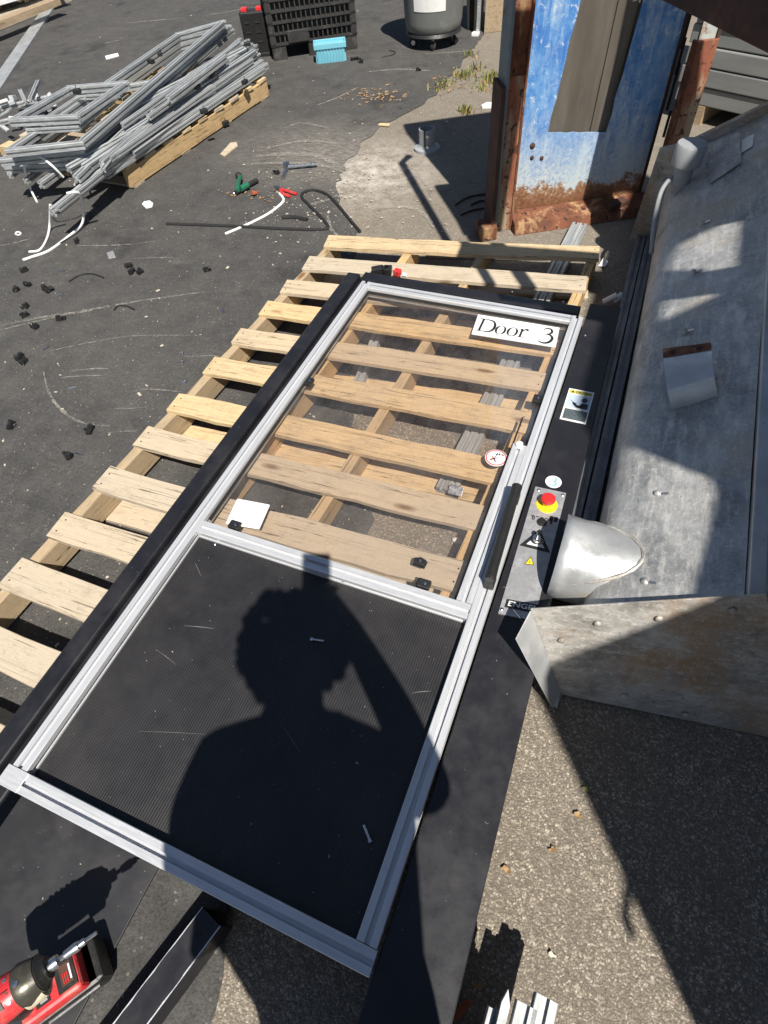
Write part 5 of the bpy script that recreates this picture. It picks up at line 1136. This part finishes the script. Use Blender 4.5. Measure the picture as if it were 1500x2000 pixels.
for sg in (-1, 1):
    mb = MB(); r5 = random.Random(sg + 4); e = [a.lerp(b, k / 40) + sd * sg * W + Vector((0, 0, .0004)) for k in range(41)]; vs = []
    for p in e: vs += [p + sd * sg * .0006, p - sd * sg * r5.uniform(.0002, .0022)]
    mb.add(vs, [(2 * k, 2 * k + 1, 2 * k + 3, 2 * k + 2) for k in range(40)]); mb.build('worn_edge', 'alu', t)
q = a + d * .035 + Vector((0, 0, .0005)); MB().lathe(q, [(.006, 0), (.006, .0006)], 16).build('bolt_hole', 'black_rubber', t)
# cut profiles lying at the front, ends raised on a timber block
c = at(1020, 2070, .1); o = MB().box((c.x + .02, -.27, .062), (.34, .09, .124), .12).build('timber_block', 'weathered_wood', bevel=.004); tag(o, 'timber block propping up the cut aluminium bars', 'block')
for i, (px, py, w, lab) in enumerate(((968, 1972, .030, 'narrow aluminium bar end propped on the timber block beside the orange bark'), (1028, 1962, .040, 'middle aluminium bar end propped on the timber block'), (1066, 1948, .042, 'widest aluminium bar end propped on the timber block'))):
    e = at(px, py, .145); o = bar_between(PROF_D, e, (e.x - .02, e.y - .55, .145), 'aluminium_bar'); o.scale = (o.scale[0], w / .04, 1); tag(o, lab, 'bar')
e = at(993, 1932, .185); k = Vector((-.012, -.5, 0))
o = MB().hexa([e + Vector((-.006, -.02, -.018)), e + Vector((0, 0, -.018)), e + Vector((.008, -.02, -.018)), e + k + Vector((.008, 0, -.018)), e + k + Vector((-.006, 0, -.018))], [e + Vector((-.006, -.02, 0)), e + Vector((0, 0, 0)), e + Vector((.008, -.02, 0)), e + k + Vector((.008, 0, 0)), e + k + Vector((-.006, 0, 0))]).build('pointed_strip', 'alu_dull'); tag(o, 'thin pointed grey metal strip lying on the propped aluminium bars', 'strip')
c = at(900, 1965, .006); o = MB().slab([at(*p, .02) for p in ((880, 1992), (893, 1996), (922, 1958), (918, 1950), (906, 1955))], .012).build('bark_chip', 'leaf_red', bevel=.003); tag(o, 'orange bark chip lying on the old asphalt beside the black plate', 'bark')
for i, (px, py, m) in enumerate(((988, 1698, 'leaf_dry'), (1080, 1660, 'leaf_dry'), (1128, 1592, 'leaf_dry'), (1146, 1540, 'leaf_green'), (1080, 1868, 'chip_pale'), (935, 1925, 'leaf_dry'))):
    c = at(px, py, .003); r6 = random.Random(i); pts = []
    for k in range(9): r = r6.uniform(.003, .009); pts.append(c + Vector((r * math.cos(.7 * k) * 1.4, r * math.sin(.7 * k), .002 + .006 * r6.random())))
    tag(MB().flat(pts).build('fallen_leaf', m), 'small curled leaf lying on the old brown asphalt', 'leaf', 'leaves on the old asphalt')

# ------------------------------------------------------------------ added shade caster, out of view right of the chute
X = 1.15
t = thing('shade_caster_sheets', 'added unseen shade caster of tall grey sheets right of the chute', 'shade_caster', (X, .6, 0))
for poly in ([(-.76, 0), (-.76, 2.70), (-.71, 2.70), (-.49, 2.52), (-.28, 2.36), (-.11, 2.34), (.03, 2.34), (2.0, 2.34), (2.0, 0)],
             [(.03, 2.34), (.04, 2.38), (-.07, 2.76), (-.02, 3.0), (.40, 3.0), (.44, 2.78), (.68, 2.52), (.68, 2.34)],
             [(.68, 2.34), (.68, 2.53), (.60, 2.81), (.44, 2.78), (.40, 3.0), (.66, 3.0), (.70, 2.83), (.80, 2.46), (.80, 2.34)],
             [(.80, 2.34), (.80, 2.465), (1.10, 2.51), (.84, 2.81), (.70, 2.83), (.66, 3.0), (2.0, 3.0), (2.0, 2.34)]):
    MB().hexa([(X, y, z) for y, z in poly], [(X + .012, y, z) for y, z in poly]).build('caster_panel', 'shade_caster', t)  # invented outline, openings cut to leave lit patches on the chute
MB().box((X + .45, -.752, 1.25), (.86, .012, 2.5)).build('caster_front', 'shade_caster', t)
MB().tube([(-.60, 2.52, 1.75), (-.61, 2.42, 1.75), (.27, 1.15, 1.75), (1.16, 1.20, 1.75)], .022, 12).build('caster_bar', 'rust_dark', t, smooth=True); MB().tube([(-.31, 2.2, 1.75), (.456, 1.12, 1.75), (1.16, 1.10, 1.75)], .03, 12).build('caster_bar', 'rust_dark', t, smooth=True)  # added bars, placed to throw shadow stripes over pallet and paving
MB().box((X + .006, -.79, 1.96), (.012, .07, .02)).build('caster_hook', 'shade_caster', t); MB().box((X + .006, -.82, 1.94), (.012, .016, .05)).build('caster_hook', 'shade_caster', t)  # added for the hooked shadow outline on the ground
MB().box((.56, 1.56, 1.66), (1.18, .13, .08), .10).build('caster_arm', 'shade_caster', t)  # added overhead to shade the far pallet boards
MB().slab([Vector(p) for p in ((-.31, 2.2, 1.775), (-.03, 1.74, 1.775), (.14, 1.82, 1.775), (-.16, 2.28, 1.775))], .012).build('caster_plate', 'shade_caster', t); MB().box((.285, 2.62, 1.60), (.19, .05, 1.15), .5).build('caster_hanging_plate', 'shade_caster', t); MB().box((.165, 2.50, 1.60), (.02, .02, 1.15), .3).build('caster_hanging_rod', 'shade_caster', t)  # added plates and rod that shade the paving and the blue panel
q0, q1 = Vector((.13, 2.57, 2.2)), Vector((1.16, 1.95, 2.2)); MB().slab([q0 + Vector((0, -.05, 0)), q1 + Vector((0, -.05, 0)), q1 + Vector((0, .05, 0)), q0 + Vector((0, .08, 0))], .05).build('caster_arm', 'shade_caster', t)  # added carrier for the hanging shade plates
for yy in (-.72, 1.96): MB().box((X + .05, yy, 1.25), (.06, .06, 2.5)).build('post', 'shade_caster', t)

# ------------------------------------------------------------------ the photographer, standing behind the camera
def person():
    C = Vector((.085, -.42, 0)); F = Vector((-.42, .908, 0)); Rr = Vector((.908, .42, 0))
    P = lambda r, f, z: C + Rr * r + F * f + Vector((0, 0, z))
    t = thing('person', 'person in dark shirt and jeans holding up a phone above the door', 'person', (C.x, C.y, 0))
    def skin(name, mat, chains, root):
        me = bpy.data.meshes.new(name); vs = []; es = []; rad = []; idx = {}
        def vid(p, r):
            k = tuple(round(x, 4) for x in p)
            if k not in idx: idx[k] = len(vs); vs.append(tuple(p - Vector((C.x, C.y, 0)))); rad.append(r)
            return idx[k]
        for ch in chains:
            ids = [vid(P(*p[:3]), p[3]) for p in ch]; es += [(a, b) for a, b in zip(ids, ids[1:]) if a != b]
        me.from_pydata(vs, es, []); o = bpy.data.objects.new(name, me); COL.objects.link(o); o.parent = t; me.materials.append(M[mat])
        m = o.modifiers.new('skin', 'SKIN'); sv = me.skin_vertices[0].data
        for i, r in enumerate(rad): rr_ = r if isinstance(r, tuple) else (r, r); sv[i].radius = rr_; sv[i].use_root = (i == 0)
        m.use_smooth_shade = True; s_ = o.modifiers.new('sub', 'SUBSURF'); s_.levels = s_.render_levels = 2
        OFF[o.as_pointer()] = Vector((C.x, C.y, 0)); return o
    wr = (.115, .335, 1.375, .026)
    body = skin('body', 'shirt', [[(0, 0, .95, .165), (0, .0, 1.05, .16), (0, .01, 1.18, .155), (0, .02, 1.30, .13), (.01, .05, 1.37, .055), (.03, .10, 1.43, .05), (.04, .13, 1.50, .075), (.04, .14, 1.56, .07)],
                  [(0, .02, 1.30, .13), (.16, .01, 1.305, .068), (.235, .03, 1.21, .06), (.272, .065, 1.10, .052), (.225, .165, 1.205, .048), (.150, .285, 1.33, .034), wr, (.09, .355, 1.40, .030)],
                  [(0, .02, 1.30, .13), (-.16, .01, 1.30, .068), (-.21, -.02, 1.18, .06), (-.215, -.03, 1.04, .05), (-.205, .02, .92, .042), (-.19, .06, .84, .030), (-.185, .075, .78, .03)],
                  [(0, 0, .95, .165), (.09, 0, .90, .10), (.09, .0, .70, .09), (.09, .01, .48, .07), (.09, -.01, .28, .06), (.09, -.02, .09, .045)],
                  [(0, 0, .95, .165), (-.09, 0, .90, .10), (-.09, .0, .70, .09), (-.09, .01, .48, .07), (-.09, -.01, .28, .06), (-.09, -.02, .09, .045)]], 0)
    hc = P(.04, .135, 1.525)
    # face and neck skin: head shell with features, hair over it
    mb = MB().sphere(hc, .098, (.80, .95, 1.18), 24, 16); hd = mb.build('head', 'skin', t, smooth=True)
    MB().tube([hc + F * .090 + Vector((0, 0, .01)), hc + F * .112 + Vector((0, 0, -.02)), hc + F * .09 + Vector((0, 0, -.026))], [.008, .014, .010], 10).build('nose', 'skin', hd, smooth=True)
    for s in (-1, 1):
        MB().sphere(hc + Rr * (.033 * s) + F * .080 + Vector((0, 0, .006)), .012, (1, 1, .7), 12, 8).build('eye', 'white_plastic', hd, smooth=True); MB().sphere(hc + Rr * (.079 * s), .026, (.4, .7, 1.1), 12, 8).build('ear', 'skin', hd, smooth=True)
    MB().tube([hc - Rr * .022 + F * .083 + Vector((0, 0, -.055)), hc + F * .09 + Vector((0, 0, -.057)), hc + Rr * .022 + F * .083 + Vector((0, 0, -.055))], .006, 8).build('mouth', 'print_red', hd, smooth=True)
    r7 = random.Random(2); mb = MB()
    for k in range(420):
        v = Vector((r7.gauss(0, 1), r7.gauss(0, 1), r7.gauss(.35, 1))).normalized()
        fwd = v.dot(F)
        if (fwd > .45 and v.z < .55) or v.z < -.45: continue
        mb.sphere(hc + Vector((v.x * .118, v.y * .118, v.z * .122 + .012)) + v * r7.uniform(0, .012), r7.uniform(.012, .024), (1, 1, 1), 7, 5)
    mb.build('curly_hair', 'hair', t, smooth=True)
    # jeans and boots as outer clothing
    skin('jeans', 'jeans', [[(0, 0, .93, .17), (.09, 0, .895, .11), (.09, .0, .70, .10), (.09, .01, .48, .08), (.09, -.01, .28, .075), (.09, -.02, .10, .07)], [(0, 0, .93, .17), (-.09, 0, .895, .11), (-.09, .0, .70, .10), (-.09, .01, .48, .08), (-.09, -.01, .28, .075), (-.09, -.02, .10, .07)]], 0)
    for s in (-1, 1): skin('boot', 'boot', [[(.09 * s, -.045, .045, .045), (.09 * s, .03, .045, .045), (.09 * s, .10, .035, .034)], [(.09 * s, -.045, .045, .045), (.09 * s, -.03, .12, .05)]], 0)
    # hand round the phone: five fingers
    fw = RM.transposed() @ Vector((0, 0, 1)); rt = RM.transposed() @ Vector((1, 0, 0)); dn = RM.transposed() @ Vector((0, 1, 0))
    pc = EYE - fw * .012 - rt * .018 + dn * .055          # phone centre; the lens sits at its upper corner
    PM_ = Matrix((rt, dn, fw)).transposed()
    ph = thing('mobile_phone', 'dark mobile phone held up in the raised hand of the person', 'phone', pc)
    MB().box(pc, (.075, .152, .0085), 0, PM_).build('phone_body', 'dark_glass', ph, bevel=.003)
    pal = pc + dn * .055 + rt * .03 - fw * .012
    mb = MB().tube([P(*wr[:3]), pal + dn * .05 + rt * .012 - fw * .01, pal + dn * .015, pal - dn * .02], [.026, .034, .036, .022], 14)
    for k in range(4):
        b = pal + dn * (.028 - .022 * k) + rt * .012; mb.tube([b, b + rt * .008 + fw * .022, b - rt * .012 + fw * .034 - dn * .004, b - rt * (.035 - .004 * k) + fw * .034 - dn * .008], [.009, .009, .008, .006], 8)
    b = pal + dn * .02 - rt * .02; mb.tube([b, b - rt * .022 - dn * .015, b - rt * .03 - dn * .042 - fw * .002], [.011, .010, .007], 8)
    mb.build('hand', 'skin', t, smooth=True)
    mb = MB(); b = P(-.185, .078, .77); mb.tube([P(-.19, .06, .82), b, b - Vector((0, 0, .05))], [.026, .034, .026], 12)
    for k in range(4): q = b - Vector((0, 0, .05)) + F * (.024 - .016 * k); mb.tube([q, q - Vector((0, 0, .035)) + Rr * .004, q - Vector((0, 0, .062 - .006 * abs(k - 1))) + Rr * .014], [.0085, .0085, .006], 8)
    q = b + F * .03; mb.tube([q, q + F * .014 - Vector((0, 0, .03)), q + F * .014 - Vector((0, 0, .055))], [.011, .010, .007], 8); mb.build('hand', 'skin', t, smooth=True)
person()
